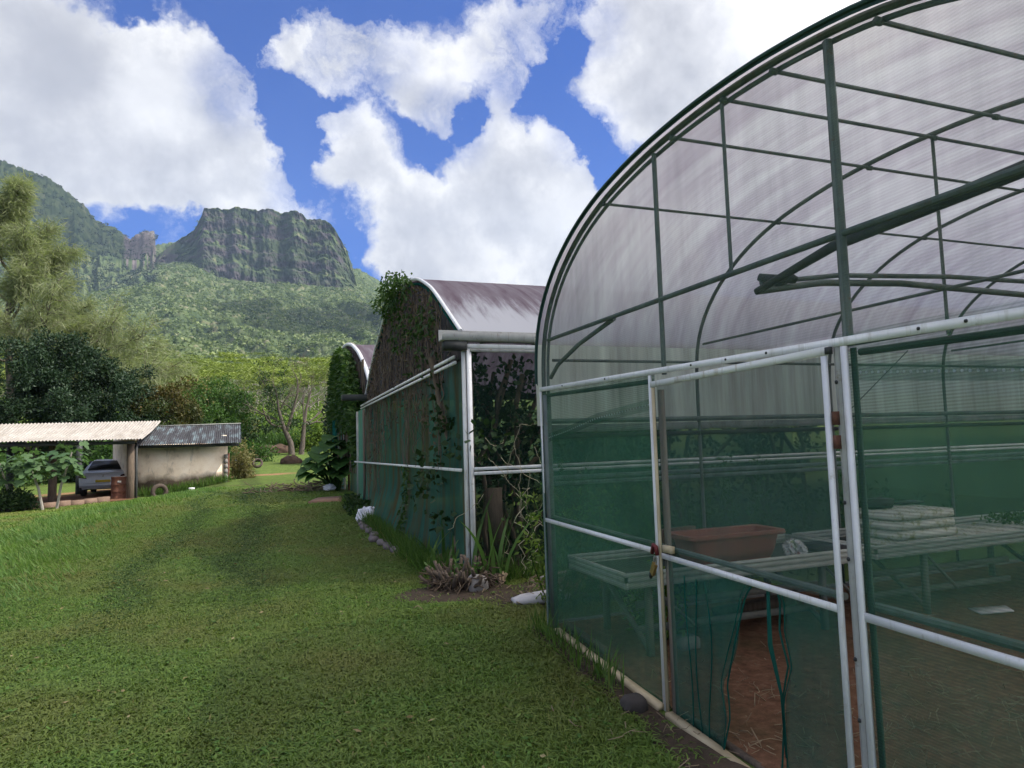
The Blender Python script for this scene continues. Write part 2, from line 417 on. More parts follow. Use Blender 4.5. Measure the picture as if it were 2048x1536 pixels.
# denser, greyer belly of the big cumulus on the left
for (dx, dy, dz, rad, am) in GREY:
    g = nt.maprange(nt.vmath('DISTANCE', Dw, (dx, dy, dz)), rad, rad * .2, 0., am, True)
    ccol = nt.mix(g, ccol, (3.9, 4.0, 4.5))
for (dx, dy, dz, rad, am) in BRIGHT:
    g = nt.maprange(nt.vmath('DISTANCE', Dw, (dx, dy, dz)), rad, rad * .2, 0., am, True)
    ccol = nt.mix(g, ccol, (8.8, 8.8, 8.9))
# clouds near the sun (out of the picture, behind the camera) shine brightest
glow = nt.maprange(nt.vmath('DOT_PRODUCT', D, tuple(float(v) for v in SUN)), .48, .97, 1., 5.0, True)
ccol = nt.mix(nt.maprange(glow, 1., 3.), ccol, nt.vmath('MULTIPLY', ccol, (1.08, 1.0, .88)))
ccol = nt.vmath('SCALE', ccol, None, glow)
col = nt.mix(alpha, skyc, ccol)
bg = nt.new('ShaderNodeBackground', Color=col, Strength=STR)
wo = nt.n.new('ShaderNodeOutputWorld'); nt.l.new(bg.outputs[0], wo.inputs[0])
W.cycles.sampling_method = 'MANUAL'; W.cycles.sample_map_resolution = 512

# ------------------------------------------------------------------ ground
def near_z(y): return np.interp(y, [-20, 2, 3.4, 5.2, 7.5, 11, 13, 16, 20, 27, 35, 42, 58, 70, 100, 150, 300, 400], [-.1, -.1, -.1, 0, 0, 0, .08, .24, .26, .10, .16, .36, 1.0, 1.5, 3.2, 7.5, 24, 36])
def crest(y): return np.interp(y, [-20, 0, 5, 11, 16, 20, 24, 27, 34], [-2.3, -2.3, -2.4, -2.5, -2.35, -2.0, -1.4, -.9, -.2])
def G(x, y):
    x = np.asarray(x, float); y = np.asarray(y, float)
    z = near_z(y)
    dr = sstep(0, 3.2, crest(y) - x) * (.34 + .12 * sstep(-4, -12, x)) * (1 - sstep(38, 60, y))
    far = sstep(130, 300, np.hypot(x, y))
    back = sstep(0, -40, y)
    z = z * (1 - back) - dr
    rgt = sstep(20, 60, x)
    z = z + rgt * .4 + (fbm(x * .35, y * .35, 3, 3) - .5) * .07 + (fbm(x * .03, y * .03, 3, 8) - .5) * 1.2 * sstep(40, 120, np.hypot(x, y))
    return z
def g1(x, y): return float(G(np.array([x]), np.array([y]))[0])

def lawn(nt):
    p = nt.pos()
    a = nt.noise(p, .55, 6, .6); b = nt.noise(p, 5., 8, .7); c = nt.noise(p, 40., 3, .6)
    col = nt.ramp(b, [(.25, (.06, .095, .022)), (.5, (.105, .16, .035)), (.75, (.16, .205, .05))])
    col = nt.mix(nt.maprange(a, .54, .68, 0., .55), col, (.075, .062, .032))
    col = nt.mix(nt.maprange(c, .35, .75, 0., .6), col, (.02, .028, .008))
    sep = nt.new('ShaderNodeSeparateXYZ', _0=p)
    # worn wheel tracks on the low ground and the bare red-earth drive behind the shed
    ywob = nt.math('ADD', sep.outputs[1], nt.math('ADD', nt.math('MULTIPLY', nt.noise(p, .25, 3), 2.4), nt.math('MULTIPLY', sep.outputs[0], -.12)))
    band = nt.math('MULTIPLY', nt.maprange(nt.math('ABSOLUTE', nt.math('SUBTRACT', ywob, 37.4)), .9, .35), nt.maprange(sep.outputs[0], 2.6, 1.2))
    col = nt.mix(nt.math('MULTIPLY', band, .95), col, (.24, .135, .075))
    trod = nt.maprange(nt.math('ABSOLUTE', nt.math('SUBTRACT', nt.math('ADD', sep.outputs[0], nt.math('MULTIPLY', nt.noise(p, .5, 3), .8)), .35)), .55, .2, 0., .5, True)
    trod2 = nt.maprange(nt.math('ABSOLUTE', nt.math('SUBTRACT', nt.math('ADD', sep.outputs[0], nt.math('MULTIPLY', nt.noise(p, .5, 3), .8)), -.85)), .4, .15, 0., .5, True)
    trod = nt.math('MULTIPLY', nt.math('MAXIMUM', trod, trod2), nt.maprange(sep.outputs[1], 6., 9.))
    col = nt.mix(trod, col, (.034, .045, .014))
    tr = nt.math('MULTIPLY', nt.maprange(nt.math('ABSOLUTE', nt.math('SINE', nt.math('ADD', nt.math('MULTIPLY', ywob, 1.0), nt.math('MULTIPLY', sep.outputs[0], -.3)))), .9, 1.0, 0., .75), nt.maprange(sep.outputs[0], -3.6, -4.8))
    tr = nt.math('MULTIPLY', tr, nt.maprange(sep.outputs[1], 24, 20))
    col = nt.mix(tr, col, (.085, .066, .04))
    return principled(nt, col, .95, 0, .1, nt.bump(b, .6, .06))
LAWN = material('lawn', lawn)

def polar(rads, az0, az1, n):
    az = np.linspace(az0, az1, n); RR, A = np.meshgrid(rads, az, indexing='ij')
    V = np.stack([RR * np.sin(A), RR * np.cos(A)], -1)
    i = np.arange(len(rads) - 1)[:, None] * n + np.arange(n - 1)[None, :]
    F = np.stack([i, i + 1, i + n + 1, i + n], -1).reshape(-1, 4)
    return V.reshape(-1, 2), F[:, ::-1].copy()
rads = np.concatenate([[.02], np.geomspace(.6, 400, 240)])
XY, F = polar(rads, -math.pi, math.pi, 361)
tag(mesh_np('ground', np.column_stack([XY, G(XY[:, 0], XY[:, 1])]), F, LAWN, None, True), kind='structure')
rads = np.geomspace(395, 3380, 14)
XY, F = polar(rads, -math.pi, math.pi, 97)
tag(mesh_np('plain', np.column_stack([XY, np.interp(np.hypot(*XY.T), [395, 600], [-1, -2])]), F, LAWN, None, True), kind='structure')

# ------------------------------------------------------------------ mountains
RIDGE = np.array([(-6.9, 14.2), (-6.5, 14.79), (-6.17, 15.18), (-5.66, 15.66), (-4.73, 16.33), (-4.04, 16.91), (-3.65, 17.46), (-3.48, 17.98), (-2.33, 18.17), (-.86, 18.31), (.5, 18.33), (1.39, 18.39), (2.54, 18.36), (3.3, 18.30), (3.9, 18.20), (4.3, 17.95), (5.28, 17.92), (6.08, 17.58), (6.87, 16.64), (7.46, 15.69), (7.89, 14.32), (8.2, 13.34), (8.44, 12.46), (9.04, 12.07), (10.46, 11.43), (11.68, 10.75), (15.8, 8.44), (24.12, 5.72), (40, 3)])
LEFT = np.array([(-50, 14), (-34, 19), (-24, 21.1), (-19, 20.2), (-16.4, 19.4), (-14.7, 19.0), (-13.5, 18.7), (-12.31, 17.88), (-11.53, 17.33), (-10.74, 16.42), (-10.11, 16.12), (-9.41, 16.0), (-8.82, 15.54), (-8.43, 15.30), (-8.17, 15.69), (-7.68, 15.88), (-6.98, 16.07), (-6.86, 15.9), (-6.80, 14.83), (-6.5, 14.42), (-5.5, 13.4), (-3, 11.3), (5, 7), (40, 3)])
FOOT = np.array([(-50, 8), (-23.5, 10.8), (-16.2, 10.7), (-13.4, 11.0), (-10.4, 11.9), (-7.2, 13.0), (-4.43, 13.6), (-3.45, 13.4), (-2.66, 12.95), (-.11, 12.62), (3.68, 12.7), (7.63, 12.42), (8.44, 12.3), (10.46, 11.3), (15.8, 8.4), (24.12, 5.7), (40, 3)])
def mountain():
    AZ = np.radians(np.arange(-37, 25, .05))
    d = np.concatenate([np.arange(330, 700, 5.), np.arange(700, 2000, 4.2), np.arange(2000, 2700, 12)])
    DD, A = np.meshgrid(d, AZ, indexing='ij'); a = np.degrees(A)
    X = DD * np.sin(A); Y = DD * np.cos(A)
    foot = np.tan(np.radians(np.interp(a, *FOOT.T))) * 1885
    t = np.clip((DD - 330) / (1885 - 330), 0, 1.4)
    base = 28 + (foot - 28) * (t ** 1.35)
    sp = fbm(X / 260, Y / 420, 5, 21) - .5
    base = base + sp * 85 * np.clip(t * 2.2, 0, 1) * np.clip((1.02 - t) * 4, 0, 1)
    gul = np.abs(fbm(X / 150 + Y / 900, Y / 700, 4, 27) - .5) * 2
    base = base - 34 * (1 - sstep(0, .28, gul)) * np.clip(t * 2, 0, 1) * np.clip((1.0 - t) * 5, 0, 1)
    e0 = 10 * sstep(.50, .512, t + (fbm(X / 130, Y / 900, 3, 5) - .5) * .06) * sstep(-9.5, -7, a) * (1 - sstep(5, 7, a)) * sstep(.48, .6, fbm(X / 90, Y / 1600, 3, 44))
    base = base + e0 * np.clip((1.0 - t) * 3, 0, 1)
    top = np.tan(np.radians(np.interp(a, *RIDGE.T))) * 2000
    mesa_on = sstep(-7.2, -6.6, a) * (1 - sstep(8.3, 9.0, a))
    back = 2002 + 30 * sstep(-3.5, -4.6, a)
    mesa = np.where(DD > 2300, top * (1 - sstep(2300, 2700, DD) * .8), top - 3)
    Z = np.where(DD > back, np.maximum(base, mesa), base)
    tl = np.tan(np.radians(np.interp(a, *LEFT.T))) * 2350
    s = np.clip((DD - 1500) / (2350 - 1500), 0, 1)
    lm = foot * .62 + (tl - foot * .62) * (s ** 1.25) + (fbm(a * 1.6, DD / 420, 4, 91) - .5) * 90 * np.sin(np.pi * s) + (fbm(X / 45, Y / 90, 4, 93) - .5) * 34 * np.sin(np.pi * s)
    Z = np.where((DD > 1500) & (a < 2), np.maximum(Z, np.where(DD > 2370, lm * (1 - sstep(2370, 2700, DD) * .5), lm)), Z)
    gy = np.gradient(Z, axis=0) / np.gradient(DD, axis=0)
    veg = 1 - sstep(1.15, 2.2, np.abs(gy) + (fbm(X / 40, (Y + Z * 1.7) / 40, 4, 15) - .5) * 1.3)
    f1, id1 = cells(X / 11.5, Y / 11.5, 3)
    can = np.sqrt(np.clip(1 - (f1 / .72) ** 2, 0, 1)) * 6.5 * (.45 + 1.0 * id1) + (fbm(X / 3.2, Y / 3.2, 2, 19) - .5) * 4
    # crowns standing on the slope
    rng = np.random.default_rng(77); n = 36000
    fi = (len(d) - 28) * rng.random(n) ** .8; ii = np.clip(fi.astype(int), 0, len(d) - 2); jj = rng.integers(0, len(AZ), n)
    k = (d[ii] > 420) & (d[ii] < 2360) & (veg[ii, jj] > .6) & (AZ[jj] > R(-24)) & (AZ[jj] < R(17)); ii, jj = ii[k], jj[k]
    C = np.stack([X[ii, jj], Y[ii, jj], Z[ii, jj] + 4], -1)
    C[:, :2] += rng.normal(size=(len(C), 2)) * 3
    Z = Z + can * veg
    lo = np.clip((DD - 330) / 60, 0, 1)
    Z = -3 + (Z + 3) * lo
    nA = len(AZ)
    def quads(r, c):
        i = np.arange(r - 1)[:, None] * c + np.arange(c - 1)[None, :]
        return np.stack([i, i + c, i + c + 1, i + 1], -1).reshape(-1, 4)
    pale = sstep(-9.3, -8.7, a) * (1 - sstep(-6.85, -6.6, a)) * sstep(.54, .68, s + (fbm(a * 9, DD / 60, 3, 4) - .5) * .6) * (DD < 2360)
    VV = [np.stack([X, Y, Z], -1).reshape(-1, 3)]; FF = [quads(len(d), nA)]
    TI = [id1.ravel()]; VG = [np.clip(veg, 0, 1).ravel()]; PA = [pale.ravel()]
    # the cliff of the table mountain, a wall with its own ledges, ribs and bushes
    ca = np.arange(-7.0, 9.0, .03); cv = np.linspace(-.12, 1.02, 210)
    CA, CV = np.meshgrid(ca, cv, indexing='ij')
    zf = np.tan(np.radians(np.interp(CA, *FOOT.T))) * 1885; zt = np.tan(np.radians(np.interp(CA, *RIDGE.T))) * 2000
    vv = np.clip(CV, 0, 1); H = np.maximum(zt - zf, 1)
    dc = 1908 + (fbm(CA * .9, CA * 0, 3, 61) - .5) * 50 + 60 * sstep(-3.5, -4.4, CA) + 34 * sstep(6.0, 8.4, CA)
    n1 = fbm(CA * 1.3, CV * 5.5, 5, 161) - .5; n2 = fbm(CA * 4, CV * 12, 4, 162) - .5; n3 = fbm(CA * 9, CV * 34, 3, 163) - .5
    lev = vv + (fbm(CA * .8, CV * 1.5, 3, 171) - .5) * .22
    st = sum(sstep(c - .02, c + .02, lev) * w for c, w in ((.22, 14), (.43, 12), (.60, 9), (.8, 8)))
    D_ = dc + 34 * vv + st + n1 * 34 + n2 * 16 + n3 * 7
    ledge = np.exp(-np.min(np.stack([np.abs(lev - c) for c in (.24, .45, .62, .82)]), 0) / .045)
    vg = sstep(.46, .60, fbm(CA * 1.6, CV * 9, 5, 181) * .62 + ledge * .26 + .16 * sstep(.93, 1.0, vv) * 2 + .22 * (1 - sstep(.0, .10, vv)) + .10 * sstep(5.6, 7.5, CA))
    cf, cid = cells(CA * 3.2, CV * H / 9., 21)
    D_ = D_ - vg * np.sqrt(np.clip(1 - (cf / .75) ** 2, 0, 1)) * 6
    D_ = np.where(CV > .985, D_ + (CV - .985) * 2400, D_)
    Zc = zf + np.clip(CV, -.12, 1.0) * H + n3 * 3 * (CV < .98) + (CV > .97) * (vnoise(CA * 6, CA * 0, 8) - .3) * 2.5
    ra = np.radians(CA)
    VV.append(np.stack([D_ * np.sin(ra), D_ * np.cos(ra), Zc], -1).reshape(-1, 3)); off = len(VV[0])
    i = np.arange(len(ca) - 1)[:, None] * len(cv) + np.arange(len(cv) - 1)[None, :]
    FF.append(np.stack([i, i + len(cv), i + len(cv) + 1, i + 1], -1).reshape(-1, 4) + off)
    TI.append(cid.ravel()); VG.append(vg.ravel()); PA.append(np.zeros(CA.size))
    return np.concatenate(VV), np.concatenate(FF), np.concatenate(TI), np.concatenate(VG), np.concatenate(PA), C
def mtn(nt):
    def at(n):
        nd = nt.n.new('ShaderNodeAttribute'); nd.attribute_name = n; return nd.outputs['Fac']
    p = nt.pos()
    t = at('tint'); v = at('veg')
    green = nt.ramp(t, [(0., (.018, .032, .016)), (.45, (.055, .082, .033)), (.8, (.095, .125, .052)), (.95, (.11, .125, .065)), (1., (.17, .165, .10))])
    green = nt.mix(nt.maprange(nt.noise(p, .006, 4), .4, .65, 0., .5), green, (.072, .092, .045))
    sep = nt.pos((1, 1, .75))
    rk = nt.noise(sep, .05, 10, .75)
    rock = nt.ramp(rk, [(.3, (.03, .025, .03)), (.5, (.062, .052, .058)), (.68, (.11, .095, .10)), (.8, (.20, .175, .17))])
    h = nt.noise(nt.pos((.5, .5, 2.2)), .02, 6, .65)
    rock = nt.mix(nt.maprange(h, .44, .56, 0., .8), rock, (.05, .075, .032))
    rock = nt.mix(nt.math('MULTIPLY', at('pale'), nt.maprange(rk, .35, .55)), rock, (.15, .125, .125))
    vv = nt.math('MULTIPLY', v, nt.math('SUBTRACT', 1., nt.math('MULTIPLY', at('pale'), .75)))
    c = nt.mix(nt.maprange(vv, .3, .6), rock, green)
    return principled(nt, c, .95, 0, .05, nt.bump(nt.noise(p, .35, 4, .7), .5, 2.))
MTN = material('mountain_cover', mtn)
V, F, tint, veg, pale, CROWNS = mountain()
tag(mesh_np('mountain', V, F, MTN, None, True, None, {'tint': tint, 'veg': veg, 'pale': pale}), kind='structure')

# ------------------------------------------------------------------ unseen clouds placed to shade the foreground and parts of the mountain
CLOUDM = material('cloud', lambda nt: nt.new('ShaderNodeMixShader', _0=.45, _1=nt.new('ShaderNodeBsdfDiffuse', Color=(.95, .95, .95)), _2=nt.new('ShaderNodeBsdfTranslucent', Color=(.95, .95, .95))))
def cloud(target, height, lobes, seed):
    c = np.array(target, float) + SUN * (height - target[2]) / SUN[2]
    bm = bmesh.new(); bmesh.ops.create_icosphere(bm, subdivisions=4, radius=1)
    P = np.array([v.co[:] for v in bm.verts]); Fs = np.array([[v.index for v in f.verts] for f in bm.faces]); bm.free()
    VV = []; FF = []; b = 0
    for (ox, oy, rx, ry) in lobes:
        n = fbm(P[:, 0] * 2.2 + seed + P[:, 2] * 1.3, P[:, 1] * 2.2 + P[:, 2], 4, seed)
        q = P * (1 + (n[:, None] - .5) * .7) * np.array([rx, ry, (rx + ry) * .22])
        VV.append(q + c + np.array([ox, oy, 0])); FF.append(Fs + b); b += len(P)
    tag(mesh_np('cloud', np.concatenate(VV), np.concatenate(FF), CLOUDM, None, True), kind='structure')
cloud((130, 1380, 240), 2600, [(-110, 40, 110, 110), (-20, -20, 150, 190), (110, -20, 190, 230), (290, -60, 170, 260), (40, -190, 140, 150)], 5)
cloud((-640, 2080, 560), 2700, [(0, 0, 330, 260), (-220, 60, 300, 240), (170, 110, 150, 140), (60, -160, 200, 150)], 8)
cloud((39, 10, 0), 1500, [(0, 0, 38, 36), (-8, 10, 28, 26), (30, -8, 45, 36), (4, -22, 34, 30)], 3)
# ------------------------------------------------------------------ foliage tools
def rot_basis(n, rng, up=0.0):
    """n random orthonormal bases (axis along leaf, across leaf)"""
    a = rng.normal(size=(n, 3)); a[:, 2] += up; a /= np.linalg.norm(a, axis=1)[:, None]
    b = rng.normal(size=(n, 3)); b -= (b * a).sum(1)[:, None] * a; b /= np.linalg.norm(b, axis=1)[:, None]
    return a, b
def leaf_quads(P, along, across, L, Wd, fold=.0):
    n = len(P); L = np.broadcast_to(L, (n,))[:, None]; Wd = np.broadcast_to(Wd, (n,))[:, None]
    V = np.stack([P, P + along * L * .45 + across * Wd / 2, P + along * L, P + along * L * .45 - across * Wd / 2], 1).reshape(-1, 3)
    F = (np.arange(n)[:, None] * 4 + np.arange(4)[None, :])
    return V, F
def cluster_leaves(C, n, spread, L, rng, aspect=.5, flat=0.0, droop=0.0, horiz=False):
    """n leaves around each cluster centre (k,3)"""
    C = np.asarray(C, float); k = len(C)
    sp = np.broadcast_to(np.asarray(spread, float), (3,))
    off = rng.normal(size=(k * n, 3)); off /= (np.linalg.norm(off, axis=1)[:, None] + 1e-6); off *= rng.random((k * n, 1)) ** .45
    P = np.repeat(C, n, 0) + off * sp
    if horiz:
        th = rng.random(k * n) * 2 * np.pi; al = np.stack([np.cos(th), np.sin(th), rng.normal(size=k * n) * .25], -1); al /= np.linalg.norm(al, axis=1)[:, None]
        ac = np.stack([-np.sin(th), np.cos(th), rng.normal(size=k * n) * .3], -1)
    else:
        al, ac = rot_basis(k * n, rng)
        al = al + off * .6; al[:, 2] -= droop; al /= np.linalg.norm(al, axis=1)[:, None]
    ll = L * (.6 + .8 * rng.random(k * n))
    return leaf_quads(P, al, ac, ll, ll * aspect)
def join(parts):
    VV = []; FF = []; b = 0
    for V, F in parts:
        VV.append(V); FF.append(F + b); b += len(V)
    return np.concatenate(VV), np.concatenate(FF)

def grow(mb, rng, p, d, L, r, depth, tips, spread=.6, up=.25, nseg=4, kids=(2, 4), shrink=.68, wob=.18, n=6, rmin=.006):
    p = np.array(p, float); d = np.array(d, float) / np.linalg.norm(d)
    pts = [p.copy()]; rs = [r]; ds = [d.copy()]
    for i in range(nseg):
        d = d + rng.normal(size=3) * wob + np.array([0, 0, up * .3]); d /= np.linalg.norm(d)
        p = p + d * L / nseg; pts.append(p.copy()); ds.append(d.copy()); rs.append(max(rmin, r * (1 - .5 * (i + 1) / nseg)))
    mb.tube(pts, rs, n if depth > 1 else max(3, n - 2), cap=False)
    if depth <= 0:
        tips.append((p, d)); return
    for k in range(rng.integers(kids[0], kids[1] + 1)):
        j = rng.integers(max(1, nseg // 2), nseg + 1)
        a = rng.normal(size=3); a -= (a @ ds[j]) * ds[j]; a /= np.linalg.norm(a)
        nd = ds[j] * (1 - spread * .5) + a * spread * (.6 + .7 * rng.random())
        grow(mb, rng, pts[j], nd, L * shrink * (.75 + .5 * rng.random()), rs[j] * .68, depth - 1, tips, spread, up, nseg, kids, shrink, wob, n, rmin)

LEAF_DARK = leafmat('leaf_dark', (.014, .036, .012), (.034, .066, .02), (.07, .10, .03), .2)
LEAF_DEEP = leafmat('leaf_deep', (.012, .03, .016), (.026, .052, .022), None, .2)
LEAF_RUST = leafmat('leaf_rusty_tips', (.018, .036, .012), (.042, .062, .016), (.16, .09, .03), .25, patch=((.13, .085, .02), .16))
LEAF_MID = leafmat('leaf_mid', (.035, .085, .018), (.07, .14, .03), None, .35)
LEAF_BRIGHT = leafmat('leaf_bright', (.095, .17, .03), (.18, .255, .05), None, .4)
LEAF_ALB = leafmat('leaf_feathery', (.15, .20, .04), (.25, .30, .075), (.32, .34, .13), .25)
LEAF_ALB2 = leafmat('leaf_feathery_grey', (.12, .165, .045), (.19, .235, .075), None, .25)
LEAF_SLOPE = leafmat('leaf_slope', (.058, .092, .034), (.12, .165, .058), None, .25)
LEAF_SLOPE_SHADE = leafmat('leaf_slope_shade', (.018, .034, .022), (.045, .066, .036), None, .15)  # slope leaves darkened in colour, painting cloud shade on the left massif
LEAF_SLOPE2 = leafmat('leaf_slope_light', (.12, .165, .055), (.20, .245, .09), (.28, .29, .15), .25)
LEAF_DRY = leafmat('leaf_dry', (.12, .12, .045), (.22, .20, .09), (.30, .22, .11), .4)
LEAF_CAS = leafmat('needles', (.16, .185, .10), (.27, .295, .165), (.32, .32, .2), .5)
LEAF_BIG = leafmat('leaf_broad', (.045, .115, .03), (.08, .165, .042), None, .35, .55, None, .2)
LEAF_PAP = leafmat('leaf_papaya', (.05, .105, .045), (.085, .15, .06), (.20, .22, .05), .35)
LEAF_IVY = leafmat('leaf_ivy', (.022, .06, .014), (.06, .115, .026), (.12, .17, .04), .3)
LEAF_STRAP = leafmat('leaf_strap', (.06, .13, .03), (.11, .20, .05), None, .4)
VINEDRY = simple('dead_vine', (.20, .15, .11), (.10, .075, .055), 3, .95)
TENDRIL = simple('pale_tendril', (.50, .46, .33), (.34, .31, .20), 3, .9)

def tree(name, label, cat, base, height, trunk_r, crown, leaf, seed, n=60, lsize=.3, rad=1.0, bark=BARK, group=None, depth=3, first=.35, lean=(0, 0), spread=.7, aspect=.5, kids=(2, 3), up=.3, droop=0., cells_extra=0, crown_c=None, crown_r=None, shrink=.7):
    rng = np.random.default_rng(seed)
    t = thing(name, label, cat, base, group)
    mb = MB(); tips = []
    b = np.array(base, float) - np.array([0, 0, .25])
    grow(mb, rng, b, (lean[0], lean[1], 1), height * first, trunk_r, depth, tips, spread, up, 4, kids, shrink, .12, 8)
    tr = mb.build('trunk', bark, t, True)
    C = np.array([p for p, d in tips]) if tips else np.zeros((0, 3))
    if cells_extra and crown_c is not None:
        q = rng.normal(size=(cells_extra, 3)); q /= np.linalg.norm(q, axis=1)[:, None]; q *= (.55 + .45 * rng.random((cells_extra, 1)))
        w = 1 + .6 * (vnoise(q[:, 0] * 2.3 + seed, q[:, 1] * 2.3 + q[:, 2] * 2, seed) - .5)[:, None] * 2
        E_ = q * w * np.array(crown_r) + np.array(crown_c)
        C = np.concatenate([C, E_]) if len(C) else E_
    V, F = cluster_leaves(C, n, rad, lsize, rng, aspect, droop=droop)
    mesh_np('crown', V, F, leaf, t)
    return t

# ------------------------------------------------------------------ forest of flat-crowned trees in the valley
def ray_ground_tree():
    rng = np.random.default_rng(12)
    protos = []
    for v in range(4):
        mb = MB(); tips = []
        h = 1.0
        grow(mb, rng, (0, 0, -.05), (0, 0, 1), .45, .022, 2, tips, .95, .12, 4, (3, 4), .8, .1, 6, .003)
        C = []
        for k in range(17):
            a = k * 2.4 + rng.random() * .6; q = math.sqrt((k + .5) / 17)
            C.append((math.cos(a) * q * .68, math.sin(a) * q * .64, .84 + .16 * (1 - q * q) - .09 * (k % 3) + rng.normal() * .012))
        V, F = cluster_leaves(C, 190, (.21, .21, .022), .036, rng, .6, horiz=True)
        tm = mesh_np('trunk', np.array(mb.V), mb.F, PALEBARK)
        cm = mesh_np('crown', V, F, LEAF_ALB if v % 2 == 0 else LEAF_ALB2)
        protos.append((tm.data, cm.data)); bpy.data.objects.remove(tm); bpy.data.objects.remove(cm)
    spots = []
    tries = 0
    while len(spots) < 190 and tries < 20000:
        tries += 1
        dd = 92 + 270 * rng.random() ** .9
        az = R(-24 + 34 * rng.random()); x, y = dd * math.sin(az), dd * math.cos(az)
        if all((x - a) ** 2 + (y - b) ** 2 > (5.6 + dd * .016) ** 2 for a, b, _ in spots): spots.append((x, y, dd))
    spots.sort(key=lambda s: s[2])
    for i, (x, y, dd) in enumerate(spots):
        tm, cm = protos[rng.integers(4)]
        h = (8.0 + 3.6 * rng.random()) * (1 + .25 * sstep(130, 300, dd))
        if dd < 100: h *= .8
        z = g1(x, y)
        t = thing('umbrella_tree', 'flat layered pale green umbrella tree standing in the valley forest behind the bare tree', 'tree', (x, y, z), 'umbrella trees of the valley forest')
        for nm, m in (('trunk', tm), ('crown', cm)):
            o = bpy.data.objects.new(nm, m); COL.objects.link(o); o.parent = t
        t.scale = (h, h, h * (.85 + .3 * rng.random())); t.rotation_euler = (0, 0, rng.random() * 6.28)
ray_ground_tree()

# understorey filling the valley floor, which nobody could count
def thicket():
    rng = np.random.default_rng(5)
    dd = np.concatenate([64 + 30 * rng.random(420), 90 + 330 * rng.random(1500)]); az = np.radians(-26 + 38 * rng.random(len(dd)))
    x = dd * np.sin(az); y = dd * np.cos(az)
    keep = ~((dd < 74) & (az > R(-2.5)) & (az < R(3)))
    x, y, dd = x[keep], y[keep], dd[keep]
    C = np.column_stack([x, y, G(x, y) + .6 + 1.8 * rng.random(len(x)) * sstep(60, 90, dd)])
    V, F = cluster_leaves(C, 70, (2.0, 2.0, 1.6), .42, rng, .6)
    tag(mesh_np('undergrowth', V, F, LEAF_BRIGHT), kind='stuff')
    d2 = 300 + 160 * rng.random(2600); a2 = np.radians(-30 + 45 * rng.random(2600))
    x, y = d2 * np.sin(a2), d2 * np.cos(a2)
    C = np.column_stack([x, y, 12 + (d2 - 300) * .09 + 5 * rng.random(2600)])
    V, F = cluster_leaves(C, 60, (4.2, 4.2, 1.8), .9, rng, .6, horiz=True)
    tag(mesh_np('forest_edge', V, F, LEAF_ALB2), kind='stuff')
thicket()
def slope_forest():
    rng = np.random.default_rng(9); C = CROWNS; n = 22
    sz = (2.8 + 6.0 * rng.random(len(C)) ** 2.4); big = np.repeat(sz, n)[:, None]
    off = rng.normal(size=(len(C) * n, 3)); off /= np.linalg.norm(off, axis=1)[:, None]; off *= (.55 + .45 * rng.random((len(off), 1))); off[:, 2] = off[:, 2] * .62 + .1
    P = np.repeat(C, n, 0) + off * big
    al, ac = rot_basis(len(P), rng); al += off * .5; al[:, 2] *= .45; al /= np.linalg.norm(al, axis=1)[:, None]
    V, F = leaf_quads(P, al, ac, big[:, 0] * .62, big[:, 0] * .5)
    k = rng.random(len(C)); sel = np.repeat(k, n)
    V4 = V.reshape(-1, 4, 3)
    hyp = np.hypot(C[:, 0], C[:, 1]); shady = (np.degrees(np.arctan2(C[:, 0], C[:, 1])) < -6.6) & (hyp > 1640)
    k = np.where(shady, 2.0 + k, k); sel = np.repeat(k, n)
    for nm, m, lo, hi in (('slope_forest', LEAF_SLOPE, 0, .62), ('slope_forest', LEAF_SLOPE2, .62, 1.01), ('slope_forest', LEAF_SLOPE_SHADE, 2, 3.1)):
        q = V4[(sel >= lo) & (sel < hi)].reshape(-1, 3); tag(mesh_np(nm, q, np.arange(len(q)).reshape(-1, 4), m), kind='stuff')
slope_forest()

